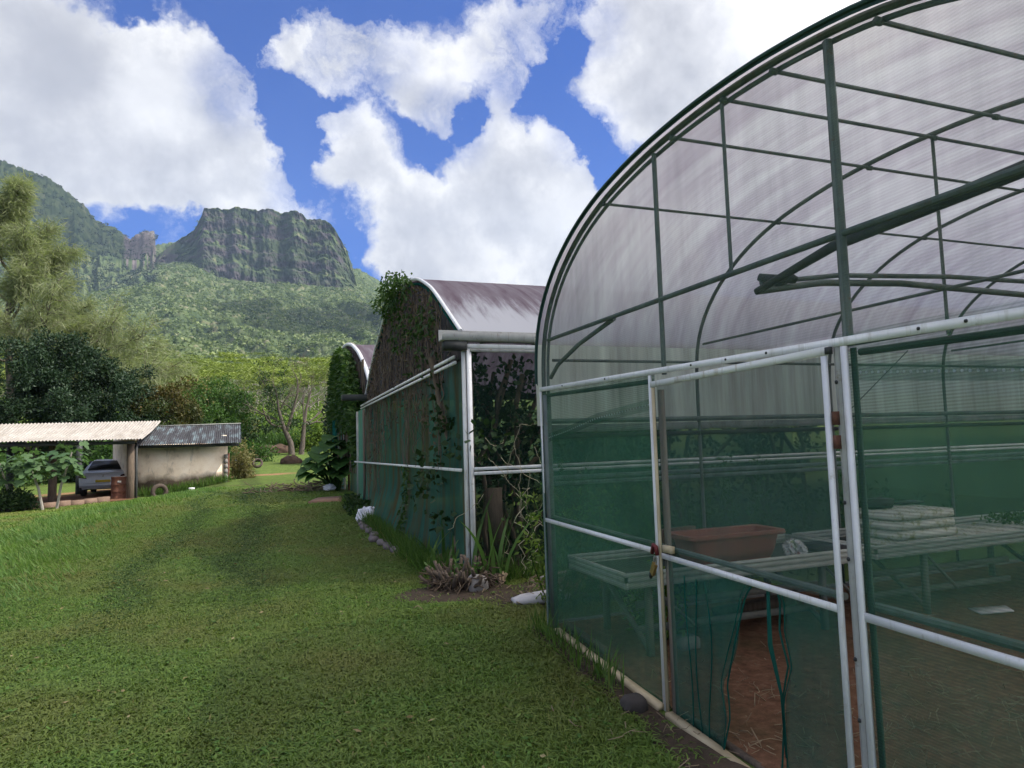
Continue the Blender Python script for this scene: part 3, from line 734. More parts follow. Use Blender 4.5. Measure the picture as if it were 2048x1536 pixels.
# ------------------------------------------------------------------ trees on the left
def casuarina():
    rng = np.random.default_rng(41)
    base = (-15.6, 56, g1(-15.6, 56))
    t = thing('casuarina_tree', 'tall feathery olive casuarina with drooping needles rising above the dark trees at left', 'tree', base)
    mb = MB(); C = []; AX = []
    def branch(p, d, L, r, sub=True):
        p = np.array(p, float); d = np.array(d, float) / np.linalg.norm(d); pts = [p.copy()]; rs = [r]
        m = 9
        for i in range(m):
            d = d + rng.normal(size=3) * .11 + np.array([0, 0, .035]); d /= np.linalg.norm(d); p = p + d * L / m
            pts.append(p.copy()); rs.append(r * (1 - .9 * (i + 1) / m) + .008)
            if sub and i >= 2:
                for _ in range(3):
                    dd = d + rng.normal(size=3) * .75; branch(p, dd, min(L, 7) * (.2 + .2 * rng.random()) * (1.1 - i / m * .5), r * .28, False)
            if not sub and i >= 1:
                C.append(p + rng.normal(size=3) * .12); AX.append(d.copy())
        mb.tube(pts, rs, 5, False)
    bx, by, bz = base
    tr = [(bx, by, bz - .3), (bx + .2, by, bz + 5), (bx - .2, by, bz + 10), (bx + .4, by, bz + 15), (bx + .9, by, bz + 19.4)]
    mb.tube(tr, [.34, .28, .2, .11, .03], 8, False)
    for z, dx, dy, dz, L in [(4.5, 1, -.1, .02, 10.6), (5.4, 1, .1, .06, 10.2), (5.0, 1, -.3, -.05, 10.6), (6.2, 1, .2, .12, 9.0), (6.0, .9, -.6, .1, 8.6), (5.8, 1, -.15, .1, 9.6), (4.8, 1, .25, 0, 9.4), (7.0, 1, 0, .25, 7.0), (6.6, 1, -.3, .2, 7.4), (7.4, .9, -.2, .5, 4.6), (9., .8, .2, .6, 4.4), (10, .7, -.3, .75, 4.4), (11.2, .85, .1, .55, 3.9), (12.4, .5, -.2, .9, 4.0), (13.6, .5, .3, 1., 3.4), (14.6, .35, -.1, 1.1, 3.4), (15.6, .3, .2, 1.2, 2.8), (16.8, .3, -.1, 1.3, 2.4), (17.6, .25, .1, 1.2, 2.0), (13, .9, 0, .5, 3.6), (8.2, 1, .1, .35, 5.2), (11, -.8, .1, .6, 4), (13, -.6, -.2, .8, 3.6), (9, -.9, .2, .5, 5), (7, -.9, -.3, .4, 5.4), (8, -.5, -.8, .4, 4.6), (15, -.4, 0, 1., 3), (10.5, .4, -.9, .6, 3.6), (5.6, .6, -.8, .3, 5.6)]:
        branch((bx + .1, by, bz + z), (dx, dy, dz), L, .10)
    mb.build('trunk', BARK, t, True)
    C = np.array(C); AX = np.array(AX); n = 11
    P = np.repeat(C, n, 0) + rng.normal(size=(len(C) * n, 3)) * .24
    al = np.repeat(AX, n, 0) * .55 + rng.normal(size=P.shape) * .45; al[:, 2] -= .45; al /= np.linalg.norm(al, axis=1)[:, None]
    ac = np.cross(al, rng.normal(size=P.shape)); ac /= np.linalg.norm(ac, axis=1)[:, None]
    L = .45 + .45 * rng.random(len(P))
    V, F = leaf_quads(P, al, ac, L, .042)
    mesh_np('crown', V, F, LEAF_CAS, t)
casuarina()
def gz(x, y, dz=0): return (x, y, g1(x, y) + dz)
tree('dark_tree', 'big dense dark green tree behind the carport roof at the left edge', 'tree', gz(-11.5, 46), 7.0, .28, None, LEAF_DEEP, 3, 330, .17, .62, cells_extra=150, crown_c=(-11.3, 46, 5.0), crown_r=(3.7, 3.2, 4.6), first=.3)
tree('dark_tree', 'dark slimmer tree between the big dark tree and the dry tree', 'tree', gz(-8.1, 48.5), 5.4, .2, None, LEAF_DEEP, 4, 240, .17, .55, cells_extra=80, crown_c=(-8.2, 48.5, 4.1), crown_r=(1.9, 1.8, 3.6), first=.3)
tree('dark_tree', 'dark bushy tree with rusty yellow shoot tips behind the shed roof', 'tree', gz(-5.6, 50), 4.2, .2, None, LEAF_RUST, 5, 260, .17, .6, cells_extra=80, crown_c=(-5.5, 50, 3.5), crown_r=(2.3, 2.0, 2.3), first=.3)
tree('dry_tree', 'thin half bare tree with dry yellowish leaves behind the dark trees', 'tree', gz(-7.6, 56), 9.6, .15, None, LEAF_DRY, 6, 26, .22, .55, PALEBARK, depth=4, first=.34, spread=.6, kids=(2, 3))
tree('leafy_tree', 'fresh mid green bushy tree right of the rusty tipped dark tree', 'tree', gz(-2.6, 57), 5.2, .16, None, LEAF_MID, 8, 230, .18, .65, cells_extra=76, crown_c=(-2.6, 57, 4.0), crown_r=(2.6, 2.0, 2.6), first=.3)
tree('leafy_tree', 'small brownish green tree between the leafy tree and the bare tree', 'tree', gz(-.9, 66), 5.0, .12, None, LEAF_DRY, 9, 60, .24, .7, cells_extra=22, crown_c=(-1.0, 66, 5.4), crown_r=(1.2, 1.2, 1.2), first=.3)
tree('spreading_tree', 'low dark tree with flat spreading layers left of the bare tree', 'tree', gz(.2, 60), 4.4, .2, None, LEAF_DARK, 10, 46, .22, (.9, .9, .25), depth=3, first=.33, spread=1.2, up=.02, kids=(3, 4), cells_extra=26, crown_c=(.4, 60, 3.3), crown_r=(3.2, 2.6, .9))
tree('dark_tree', 'dark tree squeezed between the bare tree and the ivy covered greenhouse', 'tree', gz(6.0, 44), 4.2, .18, None, LEAF_DEEP, 11, 150, .24, .7, cells_extra=60, crown_c=(5.8, 44, 3.0), crown_r=(1.3, 1.5, 2.3), first=.3)

def bare_tree():
    rng = np.random.default_rng(77)
    base = gz(3.3, 56); t = thing('bare_tree', 'almost leafless twin stemmed grey tree on the grass beyond the drive', 'tree', base)
    mb = MB(); tips = []; x, y, z = base
    def limb(pts, r0, r1, kids, seedd):
        pts = [np.array(p, float) for p in pts]; m = len(pts)
        rs = np.linspace(r0, r1, m); mb.tube(pts, rs, 7, False)
        for (i, d, L) in kids: grow(mb, rng, pts[i], d, L, rs[i] * .55, 3, tips, .62, .10, 5, (1, 3), .68, .2, 5, .011)
    limb([(x - .35, y, z - .2), (x - .45, y, z + .9), (x - 1.0, y, z + 2.2), (x - 1.3, y, z + 3.4), (x - 1.5, y, z + 4.8)], .27, .06, [(2, (-1, .2, .45), 2.2), (2, (-1, -.3, .05), 2.6), (3, (.5, -.2, .9), 2.2), (3, (-.7, .3, .8), 1.9), (4, (0, 0, 1), 1.6), (4, (-.5, .1, .8), 1.4)], 1)
    limb([(x + .30, y - .1, z - .2), (x + .45, y - .1, z + 1.0), (x + .55, y - .1, z + 2.3), (x + .75, y, z + 3.6), (x + 1.1, y, z + 5.0)], .23, .05, [(2, (1, -.1, .45), 2.9), (2, (-.5, .2, 1), 2.6), (3, (1, .2, .7), 2.3), (3, (-.4, -.2, 1), 2.0), (4, (.3, 0, 1), 1.8), (2, (1, .3, .1), 2.4)], 2)
    limb([(x - .7, y, z + 1.9), (x - .3, y, z + 3.3), (x + .05, y, z + 4.6), (x + .1, y, z + 5.8)], .14, .05, [(2, (.5, 0, 1), 1.8), (3, (-.2, 0, 1), 1.4), (1, (-.4, .4, .8), 1.5)], 3)
    mb.build('trunk', BARK, t, True)
    C = np.array([p for p, d in tips]); C = C[(C[:, 0] < x - .6)]
    V, F = cluster_leaves(C, 16, .3, .16, rng, .5)
    q = rng.normal(size=(26, 3)) * np.array([.55, .5, .8]) + np.array([x - 1.9, y, z + 4.3])
    V2, F2 = cluster_leaves(q, 46, .32, .15, rng, .5)
    q = rng.normal(size=(18, 3)) * np.array([1.0, .5, .3]) + np.array([x - .3, y, z + 2.2])
    V3, F3 = cluster_leaves(q, 50, .35, .17, rng, .5)
    mesh_np('foliage', *join([(V, F), (V2, F2), (V3, F3)]), LEAF_DARK, t)
bare_tree()

def bush(name, label, cat, c, r, leaf, seed, n=60, k=26, ls=.12, group=None, flowers=None, stems=True):
    rng = np.random.default_rng(seed); c = np.array(c, float)
    t = thing(name, label, cat, tuple(c), group)
    q = rng.normal(size=(k, 3)); q /= np.linalg.norm(q, axis=1)[:, None]; q[:, 2] = np.abs(q[:, 2]) ; q *= (.35 + .65 * rng.random((k, 1)))
    C = c + q * np.array(r)
    V, F = cluster_leaves(C, n, np.array(r) * .34, ls, rng, .5)
    V[:, 2] = np.maximum(V[:, 2], c[2] - .1)
    mesh_np('foliage', V, F, leaf, t)
    mb = MB()
    for p in C[:14]: mb.tube([c + np.array([0, 0, -.1]), (c + p) / 2 + rng.normal(size=3) * .06, p], [.025, .018, .006], 5, False)
    mb.build('stem', BARK, t)
    if flowers:
        V, F = cluster_leaves(C, flowers, np.array(r) * .36, .06, rng, .9); mesh_np('flowers', V, F, PALEWHITE, t)
    return t
K = 1.1
def S(x, y, z): return (x * K, y * K, EYE + (z - EYE) * K)
bush('hedge_bush', 'leafy flowering bush seen behind the left half of the carport', 'bush', gz(-12.5, 41.5), (2.6, 1.4, 2.6), LEAF_MID, 21, 130, 40, .20, flowers=1)
bush('hedge_bush', 'leafy bush seen through the carport above the car', 'bush', gz(-8.3, 43), (2.2, 1.3, 2.7), LEAF_DARK, 22, 150, 40, .22)
bush('hedge_bush', 'hanging leafy bush between the carport posts and the shed', 'bush', gz(-6.3, 41.5), (1.5, 1.1, 2.4), LEAF_MID, 23, 120, 34, .24)
bush('hedge_bush', 'overgrown bush at the right end of the shed', 'bush', gz(-.35, 34.2), (.55, .8, 1.7), LEAF_DRY, 24, 110, 26, .12)
bush('hedge_bush', 'low weedy bush on the grass behind the shed end', 'bush', gz(-.1, 48), (1.6, 1.0, 1.4), LEAF_MID, 25, 90, 30, .16)
bush('hedge_bush', 'bright green bush right of the bare tree trunk', 'bush', gz(5.2, 60), (2.0, 1.2, 3.2), LEAF_BRIGHT, 26, 110, 40, .22)
bush('hedge_bush', 'bright green bush left of the bare tree under the valley trees', 'bush', gz(-1.8, 70), (2.6, 1.6, 3.0), LEAF_BRIGHT, 27, 110, 40, .24)
def reeds():
    rng = np.random.default_rng(9); n = 5200
    x = -2.5 + 8.5 * rng.random(n); y = 61 + 6 * rng.random(n); keep = np.abs(x - 3.2) > .0
    P = np.column_stack([x, y, G(x, y) - .05]); al = rng.normal(size=(n, 3)) * .22 + np.array([0, 0, 1]); ac = rng.normal(size=(n, 3)); ac[:, 2] = 0; ac /= np.linalg.norm(ac, axis=1)[:, None]
    V, F = leaf_quads(P, al, ac, .9 + .9 * rng.random(n), .06)
    tag(mesh_np('tall_grass', V, F, LEAF_MID), kind='stuff')
reeds()
# ------------------------------------------------------------------ greenhouse tools
def sheet(name, mat, parent, grid, uv=None, smooth=True):
    """grid (a,b,3) of points -> one sheet"""
    g = np.asarray(grid, float); a, b = g.shape[:2]
    i = np.arange(a - 1)[:, None] * b + np.arange(b - 1)[None, :]
    F = np.stack([i, i + 1, i + b + 1, i + b], -1).reshape(-1, 4)
    return mesh_np(name, g.reshape(-1, 3), F, mat, parent, smooth, None if uv is None else np.asarray(uv).reshape(-1, 2))
def panel(name, mat, parent, x, y0, y1, z0, z1, bulge=0.0, n=10, seed=1, dip=None):
    ys = np.linspace(y0, y1, n); zs = np.linspace(z0, z1, n)
    Yg, Zg = np.meshgrid(ys, zs, indexing='ij')
    s = np.sin(np.pi * (Yg - y0) / (y1 - y0)) * np.sin(np.pi * (Zg - z0) / (z1 - z0))
    Xg = x + bulge * s + (fbm(Yg * 2.3, Zg * 2.3, 3, seed) - .5) * abs(bulge) * .8 * s
    if dip: Zg = Zg + np.where(Zg == z0, 1, 0) * dip
    return sheet(name, mat, parent, np.stack([Xg, Yg, Zg], -1))
def resample(pts, n):
    pts = np.array(pts, float); d = np.concatenate([[0], np.cumsum(np.linalg.norm(np.diff(pts, axis=0), axis=1))])
    s = np.linspace(0, d[-1], n); return np.column_stack([np.interp(s, d, pts[:, k]) for k in range(pts.shape[1])]), s
def smoothpts(p, it=3):
    p = np.array(p, float)
    for _ in range(it): q = p.copy(); q[1:-1] = (p[:-2] + 2 * p[1:-1] + p[2:]) / 4; p = q
    return p

# ------------------------------------------------------------------ the near greenhouse
X0 = 2.30; YL = 5.34; YC = 3.05; RAIL = 1.95
gh = thing('greenhouse', 'near arched greenhouse of pale film and green net with a white framed door', 'greenhouse', (X0, YC, 0))
half = [(5.34, -.05), (5.345, 1.0), (5.345, 1.97), (5.34, 2.31), (5.25, 2.56), (4.98, 2.86), (4.59, 3.09), (4.17, 3.23), (3.60, 3.32), (YC, 3.345)]
prof = half + [(2 * YC - y, z) for y, z in half[-2::-1]]
arch, _s = resample(prof, 90); arch[6:-6] = smoothpts(arch[6:-6], 4)
HX = [X0 + .03, 3.89, 5.5, 7.13, 8.75, 10.4, 12.0, 13.6]
for i, x in enumerate(HX):
    mb = MB(); mb.tube([(x, y, z) for y, z in arch], .019 if i == 0 else .016, 8)
    if i == 0: autosmooth(MB().tube([(X0 - .03, YC + (y - YC) * 1.012, z + .024) for y, z in arch if z > RAIL], .011, 8).build('edge_strip', GREENPIPE, gh))
    if i == 0:   # doubled front hoop with the film clamp
        mb.tube([(x + .03, YC + (y - YC) * .988, z if z < 2 else 2 + (z - 2) * .978) for y, z in arch], .013, 8)
    autosmooth(mb.build('hoop', PIPE, gh))
    lo = 5.22
    mb = MB(); mb.tube([(x, lo, 2.375), (x, 2 * YC - lo, 2.375)], .016 if i == 0 else .011, 8)
    autosmooth(mb.build('tie_beam', PIPE, gh))
    if i == 0:
        for y, z0, z1, r_ in ((3.52, 1.915, 3.29, .015), (2.86, 2.37, 3.31, .010), (2.15, 1.90, 3.23, .021)):
            autosmooth(MB().tube([(x, y, z0), (x, y, z1)], r_, 8).build('post', PIPE, gh))
    else:
        autosmooth(MB().tube([(x, 2.86, 2.10), (x, 2.86, 3.31)], .010, 8).build('post', PIPE, gh))
sheet('edge_strip', GREENPIPE, gh, np.array([[(X0 - .024, YC + (y - YC) * k, z + (k - 1) / .012 * .024) for k in (1.0, 1.006, 1.012)] for y, z in arch if z > RAIL]))
# purlins along the roof
for y, z in ((4.19, 3.20), (3.32, 3.305), (2.85, 3.31), (2.48, 3.27), (1.9, 3.17), (1.2, 2.75)):
    autosmooth(MB().tube([(X0 + .03, y, z), (14, y, z)], .0105, 8).build('purlin', PIPE, gh))
autosmooth(MB().tube([(X0 + .1, YL - .04, 2.215), (14, YL - .04, 2.215)], .014, 6).build('purlin', PIPE, gh))
autosmooth(MB().tube(smoothpts([(X0 + .06, 5.26, 2.06), (X0 + .06, 5.2, 2.14), (X0 + .06, 4.75, 2.28), (X0 + .06, 4.15, 2.37)], 1), .017, 8).build('knee_brace', PIPE, gh))
autosmooth(MB().tube([(6.45, 5.2, 2.36), (5.55, 5.25, 1.68)], .005, 5).build('wire', DARK, gh))
# rolled shade cloths hanging under the roof
autosmooth(MB().tube([(2.52, 2.90, 2.30), (2.52, 2.37, 2.40), (2.52, 1.52, 2.44), (2.52, .9, 2.40)], [.018, .025, .03, .03], 10).build('rolled_shade', DARK, gh))
autosmooth(MB().tube(smoothpts([(2.52, 2.90, 2.30), (2.85, 2.88, 2.40), (3.4, 2.86, 2.42), (4.2, 2.86, 2.38), (5.6, 2.86, 2.33), (8, 2.86, 2.32)], 2), .019, 10).build('rolled_shade', PIPE, gh))
autosmooth(MB().tube(smoothpts([(2.62, 2.98, 2.37), (2.9, 2.93, 2.46), (3.6, 2.75, 2.44), (4.6, 2.55, 2.36), (6, 2.3, 2.30), (9, 2.2, 2.28)], 2), .014, 8).build('rolled_shade', PIPE, gh))
MB().tube([(2.6, 2.97, 2.40), (2.66, 2.9, 2.36), (2.7, 2.86, 2.38), (2.74, 2.84, 2.36)], [.02, .04, .035, .02], 8).build('coupling', DARK, gh, True)
# roof film: the arch down to the gutter line, then the clear side apron
k0 = int(np.argmax(arch[:, 1] > 2.27)); k1 = len(arch) - k0
xs = np.linspace(X0 - .02, 14.1, 60)
ss = np.concatenate([[0], np.cumsum(np.linalg.norm(np.diff(arch, axis=0), axis=1))])
g = np.array([[(x, YC + (y - YC) * 1.010, z + .022) for (y, z) in arch[k0:k1]] for x in xs]); uv = np.array([[(x, s) for s in ss[k0:k1]] for x in xs])
sheet('roof_film', FILM, gh, g, uv)
g = np.array([[(x, YL + .052, z) for z in (1.66, 1.95, 2.2, 2.42)] for x in xs]); uv = np.array([[(x * 1.7, z) for z in (1.66, 1.95, 2.2, 2.42)] for x in xs])
sheet('side_film', FILMSIDE, gh, g, uv)
# gutter board and roller on the left side wall, lower net, white double rail
MB().box((X0 + .05, YL + .0, 1.60), (14, YL + .045, 1.665)).build('gutter_beam', GREYMETAL, gh)
autosmooth(MB().tube([(X0 + .05, YL - .05, 1.695), (14, YL - .05, 1.695)], .022, 8).build('roller_tube', PIPE, gh))
MB().box((X0 + .05, YL - .01, 1.545), (14, YL + .03, 1.585)).build('gutter_beam', DARK, gh)
g = np.array([[(x, YL + .01 + .02 * math.sin(x * 2.1) * (1.5 - z), z) for z in np.linspace(-.08, 1.55, 8)] for x in xs]); sheet('side_net', NETSIDE, gh, g)
for z in (1.165, 1.215): MB().box((X0 + .06, YL + .02, z - .017), (14, YL + .05, z + .017)).build('side_rail', WHITE, gh)
MB().box((X0 + .06, YL - .02, -.1), (14, YL + .05, .03)).build('base_board', CONCRETE, gh)
# far end wall and right side wall, closing the tunnel
g = np.array([[(14.05, y, z0) for z0 in np.linspace(-.1, max(.0, z), 8)] for y, z in arch]); sheet('end_net', NETSIDE, gh, g)
g = np.array([[(x, 2 * YC - YL, z) for z in (-.1, .8, 1.7)] for x in xs]); sheet('side_net', NETSIDE, gh, g)
# front: nets, rails, posts
YD0, YD1 = 3.60, 2.20        # door opening
top_of = lambda y: float(np.interp(y, arch[::-1][:, 0][np.argsort(arch[::-1][:, 0])], arch[::-1][:, 1][np.argsort(arch[::-1][:, 0])]))
# gable net (above the rail)
sel = arch[arch[:, 1] > RAIL]
g = np.array([[(X0 + .012, y, RAIL + (z - RAIL) * t) for t in np.linspace(0, 1, 8)] for y, z in sel]); sheet('gable_net', NETUP, gh, g)
g = np.array([[(X0 + .012, y, z) for z in np.linspace(-.06, RAIL, 6)] for y in np.linspace(YL, YD0, 8)]); sheet('front_net', NETL, gh, g)
g = np.array([[(X0 + .012, y, z) for z in np.linspace(-.16, RAIL, 6)] for y in np.linspace(YD1, 2 * YC - YL, 8)]); sheet('front_net', NET, gh, g)
RZ = lambda y: 1.905 + (y - 1.4) * .016      # the rail sinks a little to the right
def strip(name, y0, z0, y1, z1, w, mat=WHITE, x=X0 - .004, d=.010):
    """flat bar lying in the front wall from (y0,z0) to (y1,z1), w wide"""
    p = np.array([y0, z0]); q = np.array([y1, z1]); t = (q - p) / np.linalg.norm(q - p); nrm = np.array([-t[1], t[0]]) * w / 2
    c = [p + nrm, q + nrm, q - nrm, p - nrm]
    return MB().prism([(x, a, b) for a, b in c], (d, 0, 0)).build(name, mat, gh)
strip('top_rail', 5.36, RZ(5.36), .75, RZ(.75), .036)
MB().beam((X0 + .03, 5.30, RZ(5.3) - .055), (X0 + .03, 3.66, RZ(3.66) - .055), .03, .028).build('rail_backing', PIPE, gh)
autosmooth(MB().tube([(X0 + .035, 2.1, RZ(2.1) - .05), (X0 + .035, .8, RZ(.8) - .05)], .015, 8).build('rail_backing', DARK, gh))
strip('mid_rail', 5.33, .875, 3.625, .848, .031)
autosmooth(MB().tube([(X0 + .045, 5.3, .905), (X0 + .045, 3.63, .878)], .015, 8).build('rail_backing', PIPE, gh))
strip('mid_rail', 2.135, .800, .75, .77, .034)
autosmooth(MB().tube([(X0 + .045, 2.12, .84), (X0 + .045, .8, .815)], .019, 8).build('rail_backing', PIPE, gh))
strip('corner_post', 5.352, -.02, 5.352, RZ(5.36) - .02, .020)
strip('door_post', 3.637, -.10, 3.637, RZ(3.63) - .02, .026)
strip('door_post', 2.150, -.2, 2.150, RZ(2.15) - .02, .030)
autosmooth(MB().tube([(X0 + .02, 2.192, -.2), (X0 + .02, 2.192, 1.9)], .022, 8).build('post', GREYMETAL, gh))
MB().box((X0 + .014, 2.106, -.2), (X0 + .024, 2.130, RZ(2.1) - .03)).build('post', NETEDGE, gh)
MB().box((X0 + .01, 5.25, 0), (X0 + .05, 5.33, RZ(5.3) - .05)).build('post', PIPE, gh)
# bottom boards
strip('base_board', 5.12, .03, 3.64, -.06, .032, CREAM, X0 - .05, .05)
strip('base_board', 5.10, .075, 4.45, .04, .045, WOOD, X0 + .025, .04)
strip('base_board', 3.56, -.075, .8, -.215, .034, CREAM, X0 - .05, .05)
strip('base_board', 3.5, -.06, .8, -.2, .03, WOOD, X0 + .025, .03)
# net hem with its row of eyelets
hem, _ = resample([(5.28, 1.555), (4.93, 1.60), (4.4, 1.685), (3.66, 1.745)], 24)
hem2, _ = resample([(2.12, 1.785), (1.46, 1.725), (.9, 1.71)], 20)
for hm in (hem, hem2):
    sheet('net_hem', NETHEM, gh, np.array([[(X0 + .024, y, z - .035), (X0 + .024, y, z + .035)] for y, z in hm]))
eye = MB()
for hm, n in ((hem, 46), (hem2, 44)):
    q, _ = resample(hm, n)
    for y, z in q[1:-1]:
        eye.add([(X0 + .020, y + math.cos(a) * .0062, z + math.sin(a) * .0062) for a in np.linspace(0, 2 * math.pi, 8)[:-1]], [tuple(range(7))])
tag(eye.build('eyelets', PALEWHITE, gh), kind='stuff')

# the door
dz1 = 1.865
door = tag(bpy.data.objects.new('door', None)); COL.objects.link(door); door.parent = gh; door.location = (0, 0, 0)
def dstrip(name, y0, z0, y1, z1, w, mat=WHITE, x=X0 - .024, d=.010):
    p = np.array([y0, z0]); q = np.array([y1, z1]); t = (q - p) / np.linalg.norm(q - p); nrm = np.array([-t[1], t[0]]) * w / 2
    c = [p + nrm, q + nrm, q - nrm, p - nrm]
    return MB().prism([(x, a, b) for a, b in c], (d, 0, 0)).build(name, mat, door)
dstrip('door_top_rail', 3.60, dz1 - .005, 2.215, dz1 + .022, .036, WHITEOLD)
dstrip('door_stile', 3.577, -.10, 3.577, dz1 - .025, .022, CREAM)
dstrip('door_stile', 2.238, -.2, 2.238, dz1, .028)
MB().box((X0 + .0, 3.528, -.09), (X0 + .03, 3.556, dz1 - .04)).build('door_stile', WOODGREY, door)
dstrip('door_mid_rail', 3.56, .838, 2.255, .810, .031)
autosmooth(MB().tube([(X0 + .035, 3.53, .875), (X0 + .035, 2.26, .852)], .016, 8).build('door_mid_rail', PIPE, door))
MB().box((X0 - .035, 3.44, .865), (X0 - .01, 3.53, .905)).build('door_block', CREAM, door)
g = np.array([[(X0 - .004, y, z) for z in np.linspace(.84, dz1, 5)] for y in np.linspace(3.56, 2.25, 6)]); sheet('door_net', NETDOOR, door, g)
# torn lower net: two hanging flaps and a loose strip
def flap(name, edge, y_fixed, seed):
    e, _ = resample(edge, 26)
    rows = []
    for (y, z) in e:
        r = []
        for t in np.linspace(0, 1, 16):
            yy = y_fixed + (y - y_fixed) * t
            r.append((X0 + .004 + .016 * math.sin(yy * 40 + z * 3 + seed) * t + .03 * (fbm(np.array([yy * 5]), np.array([z * 1.2]), 3, seed)[0] - .5), yy, z + (1 - t) * 0))
        rows.append(r)
    sheet(name, NETLOW, door, np.array(rows))
    MB().tube([(X0 + .0 + .012 * math.sin(z * 9), y, z) for y, z in e], .006, 4).build('net_edge', NETFOLD, door)
    MB().tube([(X0 + .0 + .012 * math.sin(z * 7 + 2), y + (y_fixed - y) * .06, z) for y, z in e], .004, 4).build('net_edge', NETFOLD, door)
flap('torn_net', [(2.80, .82), (2.86, .74), (2.91, .57), (2.98, .4), (3.05, .25), (3.04, .08), (3.09, -.12)], 3.55, 1)
flap('torn_net', [(2.655, .82), (2.62, .77), (2.62, .63), (2.57, .49), (2.64, .31), (2.66, .1), (2.67, -.14)], 2.25, 2)
MB().tube([(X0, 2.69, .80), (X0 - .01, 2.685, .55), (X0, 2.64, .33), (X0 + .01, 2.645, .05)], [.008, .012, .007, .004], 5).build('net_edge', NETFOLD, door)
for y, amp, s in ((3.28, .02, 0), (3.18, .03, 2), (3.36, .015, 4)):
    MB().tube([(X0 + .0, y + amp * math.sin(z * 6 + s), z) for z in np.linspace(.75, -.1, 14)], .0045, 4).build('net_fold', NETFOLD, door)
for z in (1.60, 1.50): MB().box((X0 - .028, 2.192, z - .028), (X0 - .0, 2.21, z + .028)).build('hinge', RUST, door)
MB().box((X0 - .03, 2.196, dz1 + .005), (X0 - .012, 2.222, dz1 + .035)).build('hinge', DARK, door)
for z in (1.75, 1.25, 1.02, .62, .38, .1): bevel(MB().box((X0 - .012, 2.186, z - .008), (X0 - .002, 2.20, z + .008)).build('bolt', DARK, gh), .003)
for y in (4.9, 4.2, 3.2, 2.9, 2.6, 1.8, 1.62): bevel(MB().box((X0 - .010, y - .006, RZ(y) - .004), (X0 - .003, y + .006, RZ(y) + .008)).build('bolt', DARK, gh), .002)
for y, z in ((4.19, 3.20), (3.32, 3.305), (2.85, 3.31), (2.48, 3.27), (1.9, 3.17)):
    for x in HX[:3]: MB().tube([(x - .012, y, z - .002), (x + .02, y, z - .002)], .017, 8).build('clamp', PIPE, gh, True)
# padlock on the hasp
pl = thing('padlock', 'small brass padlock hanging from a red hasp on the white door post', 'padlock', (X0 - .05, 3.60, .80))
autosmooth(MB().prism([(X0 - .055, 3.585, .775), (X0 - .055, 3.612, .80), (X0 - .055, 3.648, .735), (X0 - .055, 3.622, .71)], (.018, 0, 0)).build('body', BRASS, pl))
MB().tube([(X0 - .046, 3.588, .785), (X0 - .046, 3.578, .82), (X0 - .046, 3.59, .835), (X0 - .046, 3.606, .825), (X0 - .046, 3.608, .795)], .005, 6).build('shackle', GREYMETAL, pl, True)
MB().tube([(X0 - .046, 3.625, .845), (X0 - .05, 3.60, .90), (X0 - .05, 3.575, .89), (X0 - .046, 3.57, .84)], .013, 7).build('hasp', REDPLASTIC, pl, True)
MB().prism([(X0 - .052, 3.625, .73), (X0 - .052, 3.65, .745), (X0 - .052, 3.665, .70), (X0 - .052, 3.648, .69)], (.012, 0, 0)).build('key', DARK, pl)

# earth floor in the house
def dirtf(nt):
    p = nt.pos(); a = nt.noise(p, 1.3, 6, .6); b = nt.noise(p, 14, 6, .7)
    c = nt.ramp(b, [(.3, (.085, .045, .028)), (.55, (.17, .09, .055)), (.75, (.24, .15, .10))])
    c = nt.mix(nt.maprange(a, .5, .66, 0., .45), c, (.05, .055, .026))
    return principled(nt, c, .97, 0, .05, nt.bump(b, .6, .03))
DIRT = material('red_earth', dirtf)
xs2 = np.linspace(X0 + .04, 14, 80); ys2 = np.linspace(.72, YL - .02, 44)
Xg, Yg = np.meshgrid(xs2, ys2, indexing='ij')
tag(sheet('earth_floor', DIRT, None, np.stack([Xg, Yg, np.maximum(-.06 + (fbm(Xg * 1.4, Yg * 1.4, 4, 2) - .5) * .07 - .04 * sstep(3.6, 2.2, Yg), G(Xg, Yg) + .02)], -1)), kind='structure')

# ------------------------------------------------------------------ middle greenhouse
MX = 2.30
mg = thing('greenhouse', 'middle greenhouse with purple brown roof and dead vines over its green front', 'greenhouse', (MX, 11, 0))
MR, ML, MC = 7.42, 16.1, 10.92
mh = [(7.50, 2.80), (8.1, 3.17), (8.81, 3.60), (9.6, 3.91), (10.3, 4.02), (10.92, 4.05), (11.5, 4.01), (12.24, 3.83), (13.1, 3.45), (13.8, 3.08), (14.3, 2.72), (14.56, 2.55)]
march, _ = resample(mh, 60); march = smoothpts(march, 4)
mss = np.concatenate([[0], np.cumsum(np.linalg.norm(np.diff(march, axis=0), axis=1))])
xs = np.linspace(MX - .06, 15, 50)
sheet('roof_film', FILMOLD, mg, np.array([[(x, y, z + .02) for y, z in march] for x in xs]), np.array([[(x * .9, s) for s in mss] for x in xs]))
gx = MX - .05
autosmooth(MB().tube([(gx, y, z + .02) for y, z in march], .024, 8).build('front_hoop', WHITE, mg))
autosmooth(MB().tube([(gx + .02, YC_ + (y - YC_) * .985, z - .05) for y, z in march for YC_ in (MC,)], .02, 8).build('front_hoop', NETFOLD, mg))
for x in (4.3, 6.3, 8.3, 10.3, 12.3): autosmooth(MB().tube([(x, y, z - .03) for y, z in march], .03, 6).build('hoop', DARK, mg))
